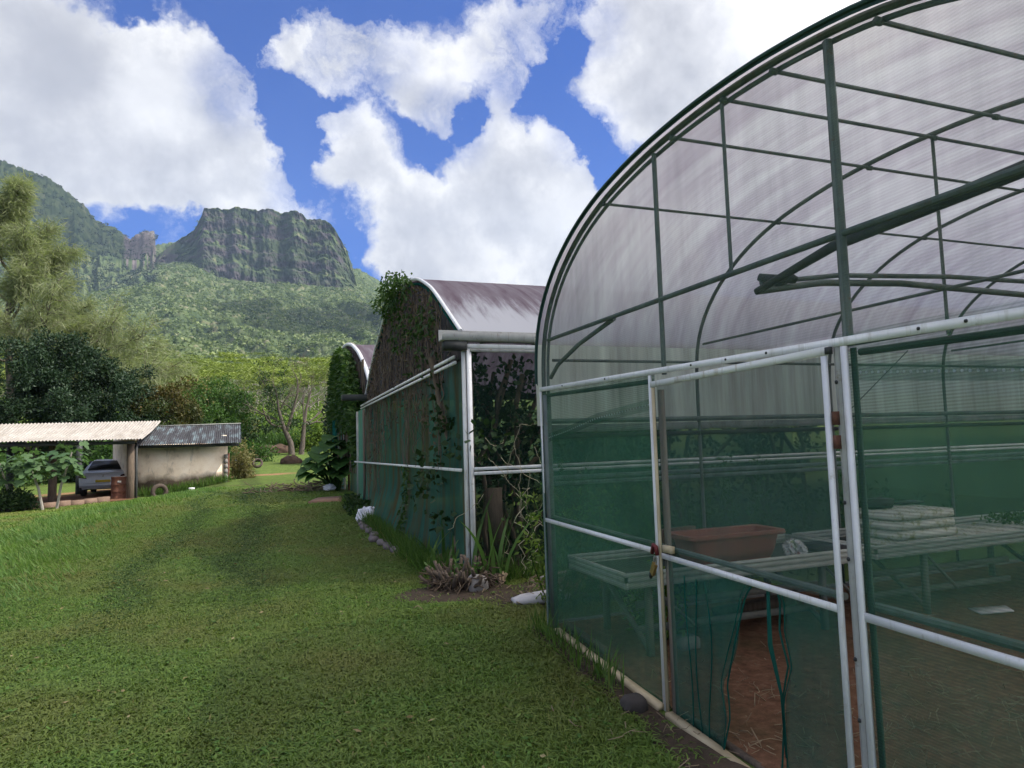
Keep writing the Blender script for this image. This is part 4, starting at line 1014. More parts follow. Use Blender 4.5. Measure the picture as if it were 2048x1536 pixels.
# gutter (stands out past the corner) and its bracket rail
gt = MB(); gt.prism([(1.99, 7.35, 2.685), (1.99, 7.35, 2.775), (1.99, 7.362, 2.775), (1.99, 7.362, 2.70), (1.99, 7.50, 2.70), (1.99, 7.50, 2.82), (1.99, 7.512, 2.82), (1.99, 7.512, 2.685)], (13.0, 0, 0))
gt.build('gutter', GREYMETAL, mg)
MB().box((2.02, 7.36, 2.58), (2.28, 7.50, 2.683)).build('gutter_outlet', DARK, mg)
MB().box((MX - .01, 7.375, 2.60), (15, 7.43, 2.65)).build('top_rail', WHITE, mg)
MB().box((MX + .02, 7.37, 2.56), (15, 7.40, 2.595)).build('top_rail', GREYMETAL, mg)
MB().box((MX - .015, 7.385, -.1), (MX + .035, 7.42, 2.60)).build('corner_post', WHITE, mg)
MB().box((MX - .05, 7.43, -.1), (MX - .02, 7.50, 2.62)).build('corner_post', WHITEOLD, mg)
MB().box((MX - .03, 7.51, -.1), (MX, 7.535, 2.6)).build('corner_post', WHITE, mg)
for z in (1.185, 1.235): MB().box((MX + .035, 7.375, z - .018), (15, 7.405, z + .018)).build('side_rail', WHITE, mg)
g = np.array([[(x, 7.41 + .015 * math.sin(x * 2), z) for z in np.linspace(-.1, 2.6, 6)] for x in np.linspace(MX + .03, 15, 30)]); sheet('side_net', NETMIDSIDE, mg, g)
# front nets, rails
g = np.array([[(MX, y, 2.5 - .16 * (y - 7.4) / 7.4 + (z - 2.5 + .16 * (y - 7.4) / 7.4) * t) for t in np.linspace(0, 1, 8)] for y, z in march if z > 2.56]); sheet('gable_net', NETMIDUP, mg, g)
ys = np.linspace(7.53, ML, 60); zt = 2.5 - .16 * (ys - 7.5) / 7.4
rows = []
for y, t in zip(ys, zt):
    rows.append([(MX + .01 - .30 * max(0, 1 - z / .9) ** 1.6 * math.sin(math.pi * min(1, max(0, (y - 8.6) / 7))) + .02 * math.sin(y * 2.3), y, z) for z in np.linspace(g1(MX, y) - .05, 1.17, 10)])
sheet('front_net', NETMID, mg, np.array(rows))
sheet('front_net', NETMID, mg, np.array([[(MX + .01, y, 1.17 + (t - 1.17) * k) for k in np.linspace(0, 1, 6)] for y, t in zip(ys, zt)]))
MB().prism([(MX - .11, 7.6, 2.51), (MX - .11, 14.9, 2.355), (MX - .11, 14.9, 2.385), (MX - .11, 7.6, 2.545)], (.02, 0, 0)).build('top_rail', WHITEOLD, mg)
MB().prism([(MX - .11, 7.56, 2.44), (MX - .11, 14.9, 2.30), (MX - .11, 14.9, 2.325), (MX - .11, 7.56, 2.475)], (.02, 0, 0)).build('top_rail', WHITEOLD, mg)
MB().prism([(MX - .09, 7.5, 1.205), (MX - .09, 16.1, 1.14), (MX - .09, 16.1, 1.17), (MX - .09, 7.5, 1.24)], (.02, 0, 0)).build('mid_rail', WHITEOLD, mg)
MB().box((MX - .03, 16.08, g1(MX, 16.1) - .1), (MX + .02, 16.13, 2.3)).build('corner_post', GREYMETAL, mg)
MB().box((MX - .02, 15.0, g1(MX, 15) - .1), (MX + .0, 15.25, 2.3)).build('post', WOOD, mg)
MB().box((MX - .06, 14.5, 2.28), (MX - .03, 14.62, 2.62)).build('bracket', DARK, mg)
MB().prism([(MX - .55, 14.35, 2.46), (MX - .55, 14.6, 2.46), (MX - .55, 14.6, 2.58), (MX - .55, 14.35, 2.58)], (13, 0, 0)).build('gutter', DARK, mg)
g = np.array([[(x, ML, z) for z in np.linspace(0, 2.3, 4)] for x in np.linspace(MX, 15, 12)]); sheet('side_net', NETSIDE, mg, g)
g = np.array([[(15.0, y, z0) for z0 in np.linspace(0, z, 5)] for y, z in march]); sheet('end_net', NETSIDE, mg, g)
MB().box((MX + .1, 7.8, -.05), (MX + .18, 7.86, 2.4)).build('post', WOOD, mg)
MB().box((MX + .25, 7.55, .2), (MX + .42, 7.60, 1.0)).build('board', WOOD, mg)

# vines on the middle greenhouse
def vine_cover():
    rng = np.random.default_rng(18)
    t = thing('vine', 'dead brown creeper hanging over the front of the middle greenhouse, green at its top', 'vine', (MX - .1, 11, 2.6))
    mb = MB()
    yy = march[:, 0]; zz = march[:, 1]
    for k in range(210):
        y = 8.2 + 6.3 * rng.random(); zt_ = float(np.interp(y, yy, zz)); z = zt_ - rng.random() ** 1.6 * (2.2 if rng.random() < .25 else max(.1, zt_ - 2.6))
        L = .3 + .9 * rng.random(); m = 9
        if z > 2.4 and rng.random() < .15: L *= 1.8
        pts = [(MX - .03 - .05 * rng.random(), y, z)]
        dy = 0
        for i in range(m):
            dy = dy * .6 + rng.normal() * .03; a = pts[-1]
            pts.append((MX - .025 - .05 * rng.random(), a[1] + dy, max(.35, a[2] - L / m)))
        mb.tube(pts, .0045 + .004 * rng.random(), 3, False)
    mb.build('stems', VINEDRY, t)
    P = []
    for k in range(520):
        y = 9.6 + 2.6 * abs(rng.beta(2.2, 2.0)); zt_ = float(np.interp(y, yy, zz)); P.append((MX - .06 - .10 * rng.random(), y, zt_ + .10 - abs(rng.normal()) * .22))
    for k in range(560): # ragged top
        y = 10.4 + 1.7 * rng.random(); zt_ = float(np.interp(y, yy, zz)); P.append((MX - .05 - .25 * rng.random(), y, zt_ + .22 * rng.random() ** 2 + .02))
    for k in range(300):
        y = 9.2 + 2.2 * rng.random(); P.append((MX - .05 - .08 * rng.random(), y, 3.0 + .8 * rng.random() * (y - 8.2) / 3))
    for (cy, cz, n) in ((8.75, 3.15, 90), (9.3, 3.3, 50), (9.7, 2.85, 20), (10.2, 2.6, 8)):
        for _ in range(n): P.append((MX - .06 - .05 * rng.random(), cy + rng.normal() * .12, cz + rng.normal() * .13))
    for k in range(200):   # a green strand low on the front
        z = .05 + 1.15 * rng.random(); P.append((MX - .10 - .2 * max(0, 1 - z / .9) ** 1.5, 10.35 + .12 * rng.normal() + .1 * z, z))
    P = np.array(P); al, ac = rot_basis(len(P), rng); al[:, 2] -= .5
    V, F = leaf_quads(P, al, ac, .04 + .05 * rng.random(len(P)), .042)
    mesh_np('leaves', V, F, LEAF_IVY, t)
    P = []
    for k in range(1000):
        y = 8.6 + 5.6 * rng.random(); zt_ = float(np.interp(y, yy, zz)); P.append((MX - .03 - .06 * rng.random(), y, zt_ - .1 - rng.random() ** 1.7 * 2.0))
    P = np.array(P); al, ac = rot_basis(len(P), rng)
    V, F = leaf_quads(P, al, ac, .03 + .05 * rng.random(len(P)), .03); mesh_np('dry_leaves', V, F, leafmat('leaf_dead', (.09, .06, .04), (.17, .12, .08), None, .25), t)
vine_cover()
def tendrils():
    rng = np.random.default_rng(33)
    t = thing('vine', 'pale curling bare vine tendrils on the side net by the white corner post', 'vine', (MX + .5, 7.33, 1))
    mb = MB()
    for k in range(24):
        x = MX + .1 + 1.5 * rng.random(); z = .1 + 2.4 * rng.random(); pts = [(x, 7.36, z)]; a = rng.random() * 6.28; w = rng.normal() * .5
        for i in range(16):
            a += w * .5 + rng.normal() * .45; pts.append((pts[-1][0] + math.cos(a) * .03, 7.35 - .05 * rng.random(), pts[-1][2] + math.sin(a) * .03 - .022))
        mb.tube(pts, .0026, 3, False)
    for (x, z0, z1) in ((MX + .55, .05, .95), (MX + .72, .0, .7), (MX + .9, .05, .5)):
        pts = [(x, 7.28, z0)]
        for i in range(14): pts.append((x + .05 * math.sin(i * 1.3) + .03 * rng.normal(), 7.3, z0 + (z1 - z0) * (i + 1) / 14))
        mb.tube(pts, .005, 5, False)
    mb.build('stems', TENDRIL, t)
    P = np.array([(MX + 1.05 + .05 * rng.normal(), 7.34, .9 + 1.3 * rng.random()) for _ in range(60)] + [(MX + .1 + 1.3 * rng.random(), 7.35, .1 + .6 * rng.random()) for _ in range(60)])
    al, ac = rot_basis(len(P), rng); V, F = leaf_quads(P, al, ac, .06, .04); mesh_np('leaves', V, F, LEAF_IVY, t)
tendrils()
def inner_plants():
    rng = np.random.default_rng(51)
    for k, (x, y, h, lab) in enumerate(((3.0, 8.4, 2.5, 'tangled climbing plant just inside the corner of the middle greenhouse'), (4.3, 8.7, 2.6, 'overgrown climber with slanting stems behind the side net of the middle greenhouse'), (6.0, 9.2, 2.6, 'overgrown climber deeper in the middle greenhouse seen through the near greenhouse'), (8.2, 9.2, 2.4, 'dark overgrown plant at the back of the middle greenhouse'))):
        t = thing('climbing_plant', lab, 'plant', (x, y, 0)); mb = MB(); C = []
        for i in range(9):
            p0 = np.array([x + rng.normal() * .5, y + rng.normal() * .3, -.05]); p1 = np.array([x + rng.normal() * .8, y + rng.normal() * .3, h + .2 * rng.normal()])
            pts = [p0 + (p1 - p0) * s_ + rng.normal(size=3) * .05 for s_ in np.linspace(0, 1, 8)]; mb.tube(pts, .022 + .02 * rng.random(), 5, False)
            C += pts[3:]
        for i in range(4):
            p0 = np.array([x - .5 + .3 * i, y, 1.2]); p1 = p0 + np.array([rng.normal() * .9, 0, 1.4]); mb.tube([p0, (p0 + p1) / 2 + rng.normal(size=3) * .05, p1], .035, 5, False)
        mb.build('stems', VINEDRY, t)
        C = np.concatenate([np.array(C), np.column_stack([x + rng.normal(size=30) * .7, y + rng.normal(size=30) * .35, .2 + 1.9 * rng.random(30) ** 1.3])])
        V, F = cluster_leaves(C, 34, .22, .085, rng, .75); mesh_np('leaves', V, F, LEAF_DARK, t)
inner_plants()

# ------------------------------------------------------------------ far greenhouse
FX = 2.6
fg = thing('greenhouse', 'farthest greenhouse with white arch edge, mostly hidden under ivy', 'greenhouse', (FX, 20, 0))
fh = [(16.0, 3.0), (16.6, 3.42), (17.66, 3.9), (18.8, 4.25), (19.85, 4.42), (20.6, 4.45), (21.5, 4.36), (22.4, 4.1), (23.1, 3.7), (23.4, 3.3)]
farch, _ = resample(fh, 40); farch = smoothpts(farch, 3)
fs = np.linspace(0, 9, 40); xs = np.linspace(FX, 15, 30)
sheet('roof_film', FILMOLD, fg, np.array([[(x, y, z) for y, z in farch] for x in xs]), np.array([[(x * .9 + 4, s) for s in fs] for x in xs]))
autosmooth(MB().tube([(FX - .03, y, z) for y, z in farch], .05, 8).build('front_hoop', WHITE, fg))
sheet('gable_net', NETMIDUP, fg, np.array([[(FX + .03, y, 2.4 + (z - 2.4) * t) for t in np.linspace(0, 1, 5)] for y, z in farch]))
sheet('front_net', NETMID, fg, np.array([[(FX + .02, y, z) for z in np.linspace(.0, 2.42, 6)] for y in np.linspace(21.05, 23.3, 10)]))
MB().box((FX - .02, 21.0, -.05), (FX + .03, 21.08, 2.42)).build('door_post', WHITEOLD, fg)
MB().box((FX - .02, 20.05, -.05), (FX + .03, 20.13, 2.42)).build('door_post', RUST, fg)
MB().box((FX - .35, 20.16, .05), (FX - .30, 20.98, 2.35)).build('door', NETFOLD, fg)
MB().box((FX - .02, 20.0, 2.40), (FX + .02, 23.3, 2.46)).build('top_rail', WHITEOLD, fg)
MB().box((FX - .02, 21.1, 1.10), (FX + .01, 23.3, 1.14)).build('mid_rail', WHITE, fg)
sheet('front_net', NETMID, fg, np.array([[(FX + .02, y, z) for z in np.linspace(.0, 3.0, 6)] for y in np.linspace(16.2, 19.9, 10)]))
sheet('side_net', NETSIDE, fg, np.array([[(x, 23.35, z) for z in (0, 1.5, 3.2)] for x in np.linspace(FX, 15, 8)]))
def ivy():
    rng = np.random.default_rng(61)
    t = thing('ivy', 'bright green leafy ivy smothering the front of the farthest greenhouse', 'ivy', (FX - .3, 20, 1.8))
    P = []
    fy, fz = farch[:, 0], farch[:, 1]
    while len(P) < 12000:
        y = 16.4 + 5.7 * rng.random(); zt_ = float(np.interp(y, fy, fz)) - .12; zb = 1.9 + .7 * rng.random() if y > 18.2 else 1.0 + .8 * rng.random()
        lim = 4.35 - max(0, 18.6 - y) * .75
        z = zb + (min(zt_, lim) - zb) * rng.random()
        if y > 20.4 + 2.4 * vnoise(np.array([z * 1.3]), np.array([3.3]), 15)[0] - .5 * abs(z - 2.9): continue
        if vnoise(np.array([y * 1.4]), np.array([z * 1.4]), 5)[0] > .28: P.append((FX - .10 - .32 * rng.random() * (1 - abs(z - 3) / 3), y, z))
    P = np.array(P); al, ac = rot_basis(len(P), rng); al[:, 2] -= .3; al[:, 0] -= .4
    V, F = leaf_quads(P, al, ac, .07 + .08 * rng.random(len(P)), .08); mesh_np('leaves', V, F, LEAF_IVY, t)
    mb = MB()
    for k in range(30):
        y = 16.6 + 6 * rng.random(); pts = [(FX - .08, y + .1 * rng.normal(), z) for z in np.linspace(.8, 3.6, 8)]; mb.tube(pts, .012, 4, False)
    mb.build('stems', VINEDRY, t)
ivy()
# ------------------------------------------------------------------ inside the near greenhouse
BEDM = simple('bench_mesh', (.07, .085, .07), (.04, .05, .04), 9, .9)
BRACEM = simple('bench_frame', (.17, .17, .145), (.10, .10, .085), 7, .8)
def bench(x0, x1, label, legs):
    t = thing('bench', label, 'bench', (x0, 4.7, 0), 'seedling benches in the near greenhouse')
    y0, y1, zt = 4.25, 5.17, .60
    for (a, b, d) in (((x0, y0), (x1, y0), (0, -1)), ((x0, y1), (x1, y1), (0, 1)), ((x0, y0), (x0, y1), (-1, 0)), ((x1, y0), (x1, y1), (1, 0))):
        (ax, ay), (bx, by) = a, b; dx, dy = d
        mb = MB()
        for (o, z0, z1) in ((.006, .575, .60), (0, .535, .5745), (-.008, .49, .5345)):
            mb.hexa([(ax + dx * o, ay + dy * o, z0), (bx + dx * o, by + dy * o, z0), (bx - dx * .02, by - dy * .02, z0), (ax - dx * .02, ay - dy * .02, z0),
                     (ax + dx * o, ay + dy * o, z1), (bx + dx * o, by + dy * o, z1), (bx - dx * .02, by - dy * .02, z1), (ax - dx * .02, ay - dy * .02, z1)])
        mb.build('rim', BENCHMAT, t)
    MB().box((x0 + .02, y0 + .02, .50), (x1 - .02, y1 - .02, .525)).build('bed', BEDM, t)
    for lx in legs:
        for ly in (y0 + .14, y1 - .14):
            l = MB().box((lx - .022, ly - .022, -.06), (lx + .022, ly + .022, .495)).build('leg', BRACEM, t)
            MB().box((lx - .05, ly - .05, -.075), (lx + .05, ly + .05, -.045)).build('foot', BENCHMAT, l)
        MB().beam((lx, y0 + .14, .0), (lx, y1 - .14, .42), .03, .03).build('brace', BRACEM, t)
        MB().beam((lx + .03, y0 + .16, .47), (lx + .42, y0 + .16, .12), .02, .02).build('brace', BRACEM, t)
    for z in (.12, .30): MB().beam((x0 + .25, y0 + .3, z), (min(x1, x0 + 2.0), y0 + .3, z - .02), .03, .05).build('brace', BRACEM, t)
bench(2.42, 4.66, 'long pale trimmed bench behind the door, carrying the terracotta planter', (2.68, 4.3))
bench(4.74, 9.6, 'long pale trimmed bench right of the door, carrying the stacked seedling trays', (5.44, 7.2, 9.0))

def planter():
    t = thing('planter_box', 'long empty terracotta coloured plastic planter box on the bench behind the door', 'planter', (3.5, 4.58, .525))
    def ring(w, d, z, r=.05):
        pts = []
        for sx, sy, a0 in ((1, 1, 0), (-1, 1, 90), (-1, -1, 180), (1, -1, 270)):
            for k in range(5):
                a = R(a0 + 90 * k / 4); pts.append((3.53 + sx * (w - r) + r * math.cos(a), 4.58 + sy * (d - r) + r * math.sin(a), z))
        return pts
    V = []; prof_ = [(.35, .115, .527), (.355, .12, .55), (.36, .123, .575), (.365, .126, .577), (.385, .14, .63), (.40, .15, .70), (.415, .155, .745), (.455, .185, .745), (.46, .19, .755), (.455, .185, .778), (.44, .175, .782), (.41, .15, .775), (.395, .14, .70), (.36, .115, .56)]
    for w, d, z in prof_: V += ring(w, d, z)
    n = 20; F = []
    for i in range(len(prof_) - 1):
        for k in range(n): F.append((i * n + k, i * n + (k + 1) % n, (i + 1) * n + (k + 1) % n, (i + 1) * n + k))
    F.append(tuple(range(n))[::-1]); F.append(tuple((len(prof_) - 1) * n + k for k in range(n)))
    autosmooth(mesh_np('box', np.array(V), F, TERRACOTTA, t), 50)
planter()
def crumple(name, label, cat, c, r, mat, seed, squash=(1, 1, 1)):
    rng = np.random.default_rng(seed)
    bm = bmesh.new(); bmesh.ops.create_icosphere(bm, subdivisions=4, radius=1)
    for v in bm.verts:
        p = np.array(v.co[:]); n = fbm(np.array([p[0] * 2.6 + seed + p[2]]), np.array([p[1] * 2.6 - p[2] * 1.7]), 4, seed, .6)[0]
        n = abs(n - .5) * 2
        q = p * (.72 + .55 * n) * np.array(squash) * r; q[2] = max(q[2], -r * squash[2] * .55)
        v.co = q
    me = bpy.data.meshes.new(name); bm.to_mesh(me); bm.free(); me.materials.append(mat)
    o = bpy.data.objects.new(name, me); COL.objects.link(o); o.location = c
    return tag(o, label, cat)
BAGM = material('clear_bag', lambda nt: nt.new('ShaderNodeMixShader', _0=.62, _1=nt.new('ShaderNodeBsdfTransparent'), _2=principled(nt, nt.ramp(nt.noise(nt.pos(), 22, 3), [(.38, (.12, .22, .06)), (.5, (.75, .75, .75)), (.62, (.8, .8, .8)), (.68, (.45, .12, .1))]), .25, 0, .6)))
crumple('plastic_bag', 'crumpled clear plastic bag beside the terracotta planter', 'bag', (4.10, 4.45, .60), .12, BAGM, 3, (1, .8, .8))
for i in range(2):
    o = bevel(MB().box((4.27 + .03 * i, 4.36, .528 + i * .036), (4.58 + .03 * i, 4.72, .562 + i * .036)).build('seed_flat', BLACKPL), .006)
    tag(o, ['flat black tray lying on the bench beside the plastic bag', 'flat black tray resting on top of another, right of the plastic bag'][i], 'tray', 'black trays beside the bag')
def foam_tray(x, y, z, rz, label, group='stained foam seedling trays', h=.07, holes=True):
    t = thing('seedling_tray', label, 'tray', (x, y, z), group)
    w, d = .36, .24
    o = bevel(MB().box((x - w, y - d, z), (x + w, y + d, z + h - .008)).build('body', FOAM, t), .008)
    m = MB()   # the cell grid: ridges standing above the dark cells
    nx, ny = 14, 9
    for i in range(nx + 1): m.box((x - w + .006 + (2 * w - .018) * i / nx, y - d + .005, z + h - .009), (x - w + .012 + (2 * w - .018) * i / nx, y + d - .005, z + h))
    for j in range(ny + 1): m.box((x - w + .007, y - d + .006 + (2 * d - .018) * j / ny, z + h - .009), (x + w - .007, y - d + .012 + (2 * d - .018) * j / ny, z + h - .001))
    m.build('cell_grid', FOAM, t)
    q = MB().box((x - w + .012, y - d + .012, z + h - .012), (x + w - .012, y + d - .012, z + h - .006)); q.build('soil', DIRT, t)
    return t
labs = ['bottom foam tray of the stack on the bench right of the door', 'second foam tray from the bottom of the stack right of the door', 'third foam tray of the stack right of the door', 'mossy top foam tray of the stack right of the door']
for i in range(4): foam_tray(5.44 + .012 * (i % 2), 4.56 + .01 * i, .526 + i * .079, 0, labs[i])
foam_tray(6.24, 4.55, .526, 0, 'single foam tray with dark filled cells right of the tray stack')
foam_tray(7.05, 4.60, .526, 0, 'foam tray full of green seedlings at the right edge')
def sprouts():
    rng = np.random.default_rng(3); P = np.column_stack([6.72 + .68 * rng.random(420), 4.38 + .44 * rng.random(420), .595 + .07 * rng.random(420)])
    al, ac = rot_basis(420, rng, 1.); V, F = leaf_quads(P, al, ac, .045, .025); tag(mesh_np('seedlings', V, F, LEAF_MID), kind='stuff')
sprouts()
o = bevel(MB().prism([(5.14, 4.62, .842), (5.36, 4.58, .842), (5.37, 4.56, .93), (5.16, 4.60, .915)], (.02, .18, 0)).build('plant_pot', BLACKPL), .01); tag(o, 'dark square pot lying on top of the foam tray stack', 'pot')
tag(bevel(MB().box((5.62, 4.72, .842), (5.92, 4.86, .862)).build('seed_flat', BLACKPL), .004), 'black flat sticking out behind the top of the foam tray stack', 'tray', 'black trays beside the bag')
tag(bevel(MB().prism([(5.78, 4.16, -.045), (6.10, 4.10, -.045), (6.22, 4.25, -.045), (5.86, 4.34, -.045)], (0, 0, .012)).build('cardboard_sheet', PAPER), .003), 'pale sheet lying on the earth floor under the right bench', 'sheet')
tag(MB().prism([(3.16, 4.9, .53), (3.55, 5.0, .53), (3.53, 5.06, .53), (3.14, 4.97, .53)], (0, 0, .24)).build('wood_block', WOOD), 'brown wooden offcut standing behind the terracotta planter', 'board')
tag(MB().beam((3.7, 5.0, .02), (4.4, 4.85, .1), .12, .08).build('timber', WOOD), 'pale timber lying on the floor under the left bench', 'timber')
tag(bevel(MB().box((2.95, 4.40, -.06), (3.12, 4.55, .05)).build('concrete_block', CONCRETE), .01), 'small concrete block under the corner of the left bench', 'block')

def weed(x, y, h, r, label, seed, leaf=LEAF_MID, n=14, ls=.06, z=None):
    rng = np.random.default_rng(seed); z = g1(x, y) if z is None else z
    t = thing('weed', label, 'weed', (x, y, z), 'weeds between and inside the greenhouses'); mb = MB(); C = []
    for i in range(14):
        p = np.array([x + rng.normal() * r * .5, y + rng.normal() * .12, z - .05]); d = np.array([rng.normal() * .2, rng.normal() * .1, 1.]); hh = h * (.55 + .5 * rng.random()); pts = [p]
        for k in range(5): d = d + rng.normal(size=3) * .1; pts.append(pts[-1] + d / np.linalg.norm(d) * hh / 5)
        mb.tube(pts, .006, 4, False); C += pts[1:]
    mb.build('stems', LEAF_MID, t); V, F = cluster_leaves(np.array(C), n, .10, ls, rng, .42); mesh_np('leaves', V, F, leaf, t)
for i, (x, y, h, r, leaf, lab) in enumerate(((2.75, 5.9, 1.15, .35, LEAF_BRIGHT, 'yellowish green weed behind the left corner of the near greenhouse'), (3.3, 6.0, 1.15, .4, LEAF_MID, 'leafy weed behind the net left of the door'), (4.1, 6.1, 1.2, .5, LEAF_MID, 'tall thin weed behind the terracotta planter'), (4.9, 6.0, 1.3, .5, LEAF_MID, 'tall narrow leaved weed right of the planter'), (5.8, 6.2, 1.0, .5, LEAF_DARK, 'dark weed seen above the tray stack'), (7.4, 6.2, .9, .6, LEAF_DARK, 'dark weed behind the right bench'), (2.95, 4.75, .55, .12, LEAF_BRIGHT, 'small yellow green weed growing through the left bench'))):
    weed(x, y, h, r, lab, 70 + i, leaf)

# ------------------------------------------------------------------ shed, carport and what stands there
def Sx(p): return np.array(S(*p))
sA, sB = Sx((-3.93, 27.72, -.23)), Sx((-.86, 28.99, -.1)); e1 = (sB - sA); e1[2] = 0; Lw = np.linalg.norm(e1); e1 /= Lw; e2 = np.array([-e1[1], e1[0], 0])
def shedwall(nt):
    p = nt.pos(); n = nt.noise(p, 1.7, 8, .65, .5); sep = nt.new('ShaderNodeSeparateXYZ', _0=p)
    c = nt.ramp(n, [(.28, (.52, .41, .30)), (.45, (.84, .69, .53)), (.62, (.93, .80, .65))])
    z = nt.math('ADD', sep.outputs[2], nt.math('MULTIPLY', nt.math('SUBTRACT', nt.noise(p, 2.2, 5), .5), .55))
    c = nt.mix(nt.maprange(z, .60, .30), c, (.105, .078, .058))
    st = nt.noise(nt.pos((3, 3, .8)), 1.1, 7, .7, .6)
    c = nt.mix(nt.maprange(st, .56, .66, 0., .55), c, (.22, .18, .15))
    return principled(nt, c, .95, 0, .1, nt.bump(n, .4, .02))
SHEDW = material('stained_render', shedwall)
def roofm(name, c0, c1, c2):
    def fn(nt):
        p = nt.pos(); n = nt.noise(nt.pos((3, .5, 1)), 1.6, 8, .7); 
        return principled(nt, nt.ramp(n, [(.36, c0), (.5, c1), (.64, c2)]), .75, 0, .3)
    return material(name, fn)
ROOFDARK = roofm('dark_corrugated', (.022, .022, .024), (.045, .045, .05), (.13, .175, .19))
ROOFPALE = roofm('pale_corrugated', (.25, .225, .195), (.31, .285, .255), (.36, .335, .305))
def corrugated(name, mat, parent, FL, FR, BR, BL, period=.09, amp=.018, sag=.0):
    FL, FR, BR, BL = [np.array(p, float) for p in (FL, FR, BR, BL)]
    n = int(np.linalg.norm(FR - FL) / period * 8); s = np.linspace(0, 1, n)[:, None]; t = np.linspace(0, 1, 9)
    g = np.stack([(FL * (1 - s) + FR * s) * (1 - k) + (BL * (1 - s) + BR * s) * k - np.array([0, 0, sag * math.sin(math.pi * k)]) for k in t], 1)
    g[:, :, 2] += amp * np.sin(np.arange(n) / 8 * 2 * np.pi)[:, None]
    return sheet(name, mat, parent, g)
shed = thing('shed', 'small pale stained rendered shed with dark streaked corrugated roof', 'shed', tuple(sA))
def wallbox(a, b, t, z0, z1, name='wall', mat=SHEDW, parent=shed):
    a = np.array(a, float); b = np.array(b, float); d = (b - a); d[2] = 0; d /= np.linalg.norm(d); nn = np.array([-d[1], d[0], 0]) * t
    c = [a, b, b + nn, a + nn]; return MB().hexa([(*p[:2], z0) for p in c] + [(*p[:2], z1) for p in c]).build(name, mat, parent)
zt_ = 1.72
wallbox(sA, sB, .15, -.7, zt_); bk = e2 * 2.9
wallbox(sB + e2 * .152, sB + bk, -.15 * -1, -.7, zt_ + .4); wallbox(sA + bk, sA + e2 * .152, .15, -.7, zt_ + .4); wallbox(sA + bk, sB + bk, .15, -.7, zt_ + .75)
corrugated('roof', ROOFDARK, shed, Sx((-3.80, 27.0, 1.74)), Sx((-.36, 28.28, 1.75)), Sx((-.42, 31.0, 2.56)), Sx((-3.80, 30.2, 2.48)), .085, .02)
MB().beam(Sx((-3.82, 27.15, 1.69)), Sx((-.45, 28.45, 1.68)), .05, .12).build('fascia', DARK, shed)
MB().beam(Sx((-3.80, 30.2, 2.50)), Sx((-.42, 31.0, 2.58)), .16, .03).build('ridge_cap', GREYMETAL, shed)
MB().beam(sB + e1 * .04 + np.array([0, 0, -.5]), sB + e1 * .04 + np.array([0, 0, 1.6]), .07, .07).build('post', RUST, shed)
mb = MB()
for i in range(8): 
    c0 = sB - e1 * .09 + np.array([0, 0, -.1 + i * .21]) - e2 * .04; mb.lathe([(.0, .0), (.07, .02), (.085, .10), (.07, .18), (0, .2)], c0, 8)
mb.build('corner_stones', CONCRETE, shed)
cp = thing('carport', 'open carport with pale corrugated roof on rough posts left of the shed', 'carport', tuple(Sx((-8, 27, -.3))))
cFL, cFR, cBR, cBL = Sx((-12.2, 22.45, 1.93)), Sx((-3.42, 26.0, 1.95)), Sx((-3.38, 30.8, 2.73)), Sx((-13.6, 26.6, 2.52))
corrugated('roof', ROOFPALE, cp, cFL, cFR, cBR, cBL, .10, .018, .05)
MB().beam(cFL + np.array([.2, .25, -.12]), cFR + np.array([-.3, .25, -.12]), .08, .12).build('beam', DARK, cp)
MB().beam((cFL + cBL) / 2 + np.array([0, 0, -.14]), (cFR + cBR) / 2 + np.array([-.4, 0, -.14]), .08, .12).build('beam', DARK, cp)
MB().beam(cBL + np.array([.3, -.2, -.14]), cBR + np.array([-.5, -.2, -.14]), .08, .12).build('beam', DARK, cp)
def post(p, ztop, w, mat, name='post'):
    x, y, _ = p; MB().tube([(x, y, -.8), (x + .01, y, .5), (x, y, ztop)], [w * 1.05, w, w * .96], 9).build(name, mat, cp, True)
post(Sx((-3.86, 26.62, 0)), 1.88, .135, WOOD)
post(Sx((-3.70, 26.75, 0)), 1.86, .05, DARK)
post(Sx((-7.9, 28.8, 0)), 2.15, .12, DARK); post(Sx((-6.28, 27.3, 0)), 2.1, .14, WOOD); post(Sx((-6.3, 31.2, 0)), 2.5, .12, DARK); post(Sx((-8.2, 29.9, 0)), 2.3, .09, DARK); post(Sx((-9.6, 24.6, 0)), 1.9, .12, WOOD)
MB().beam(Sx((-9.9, 27.5, 1.66)), Sx((-6.2, 28.9, 1.66)), .05, .06).build('beam', DARK, cp)
tag(MB().tube([Sx((-8.9, 28.0, 2.62)), Sx((-8.88, 28.0, 2.86))], .012, 5).build('bamboo_stick', CREAM), 'short pale stick standing on the left of the carport roof', 'stick')
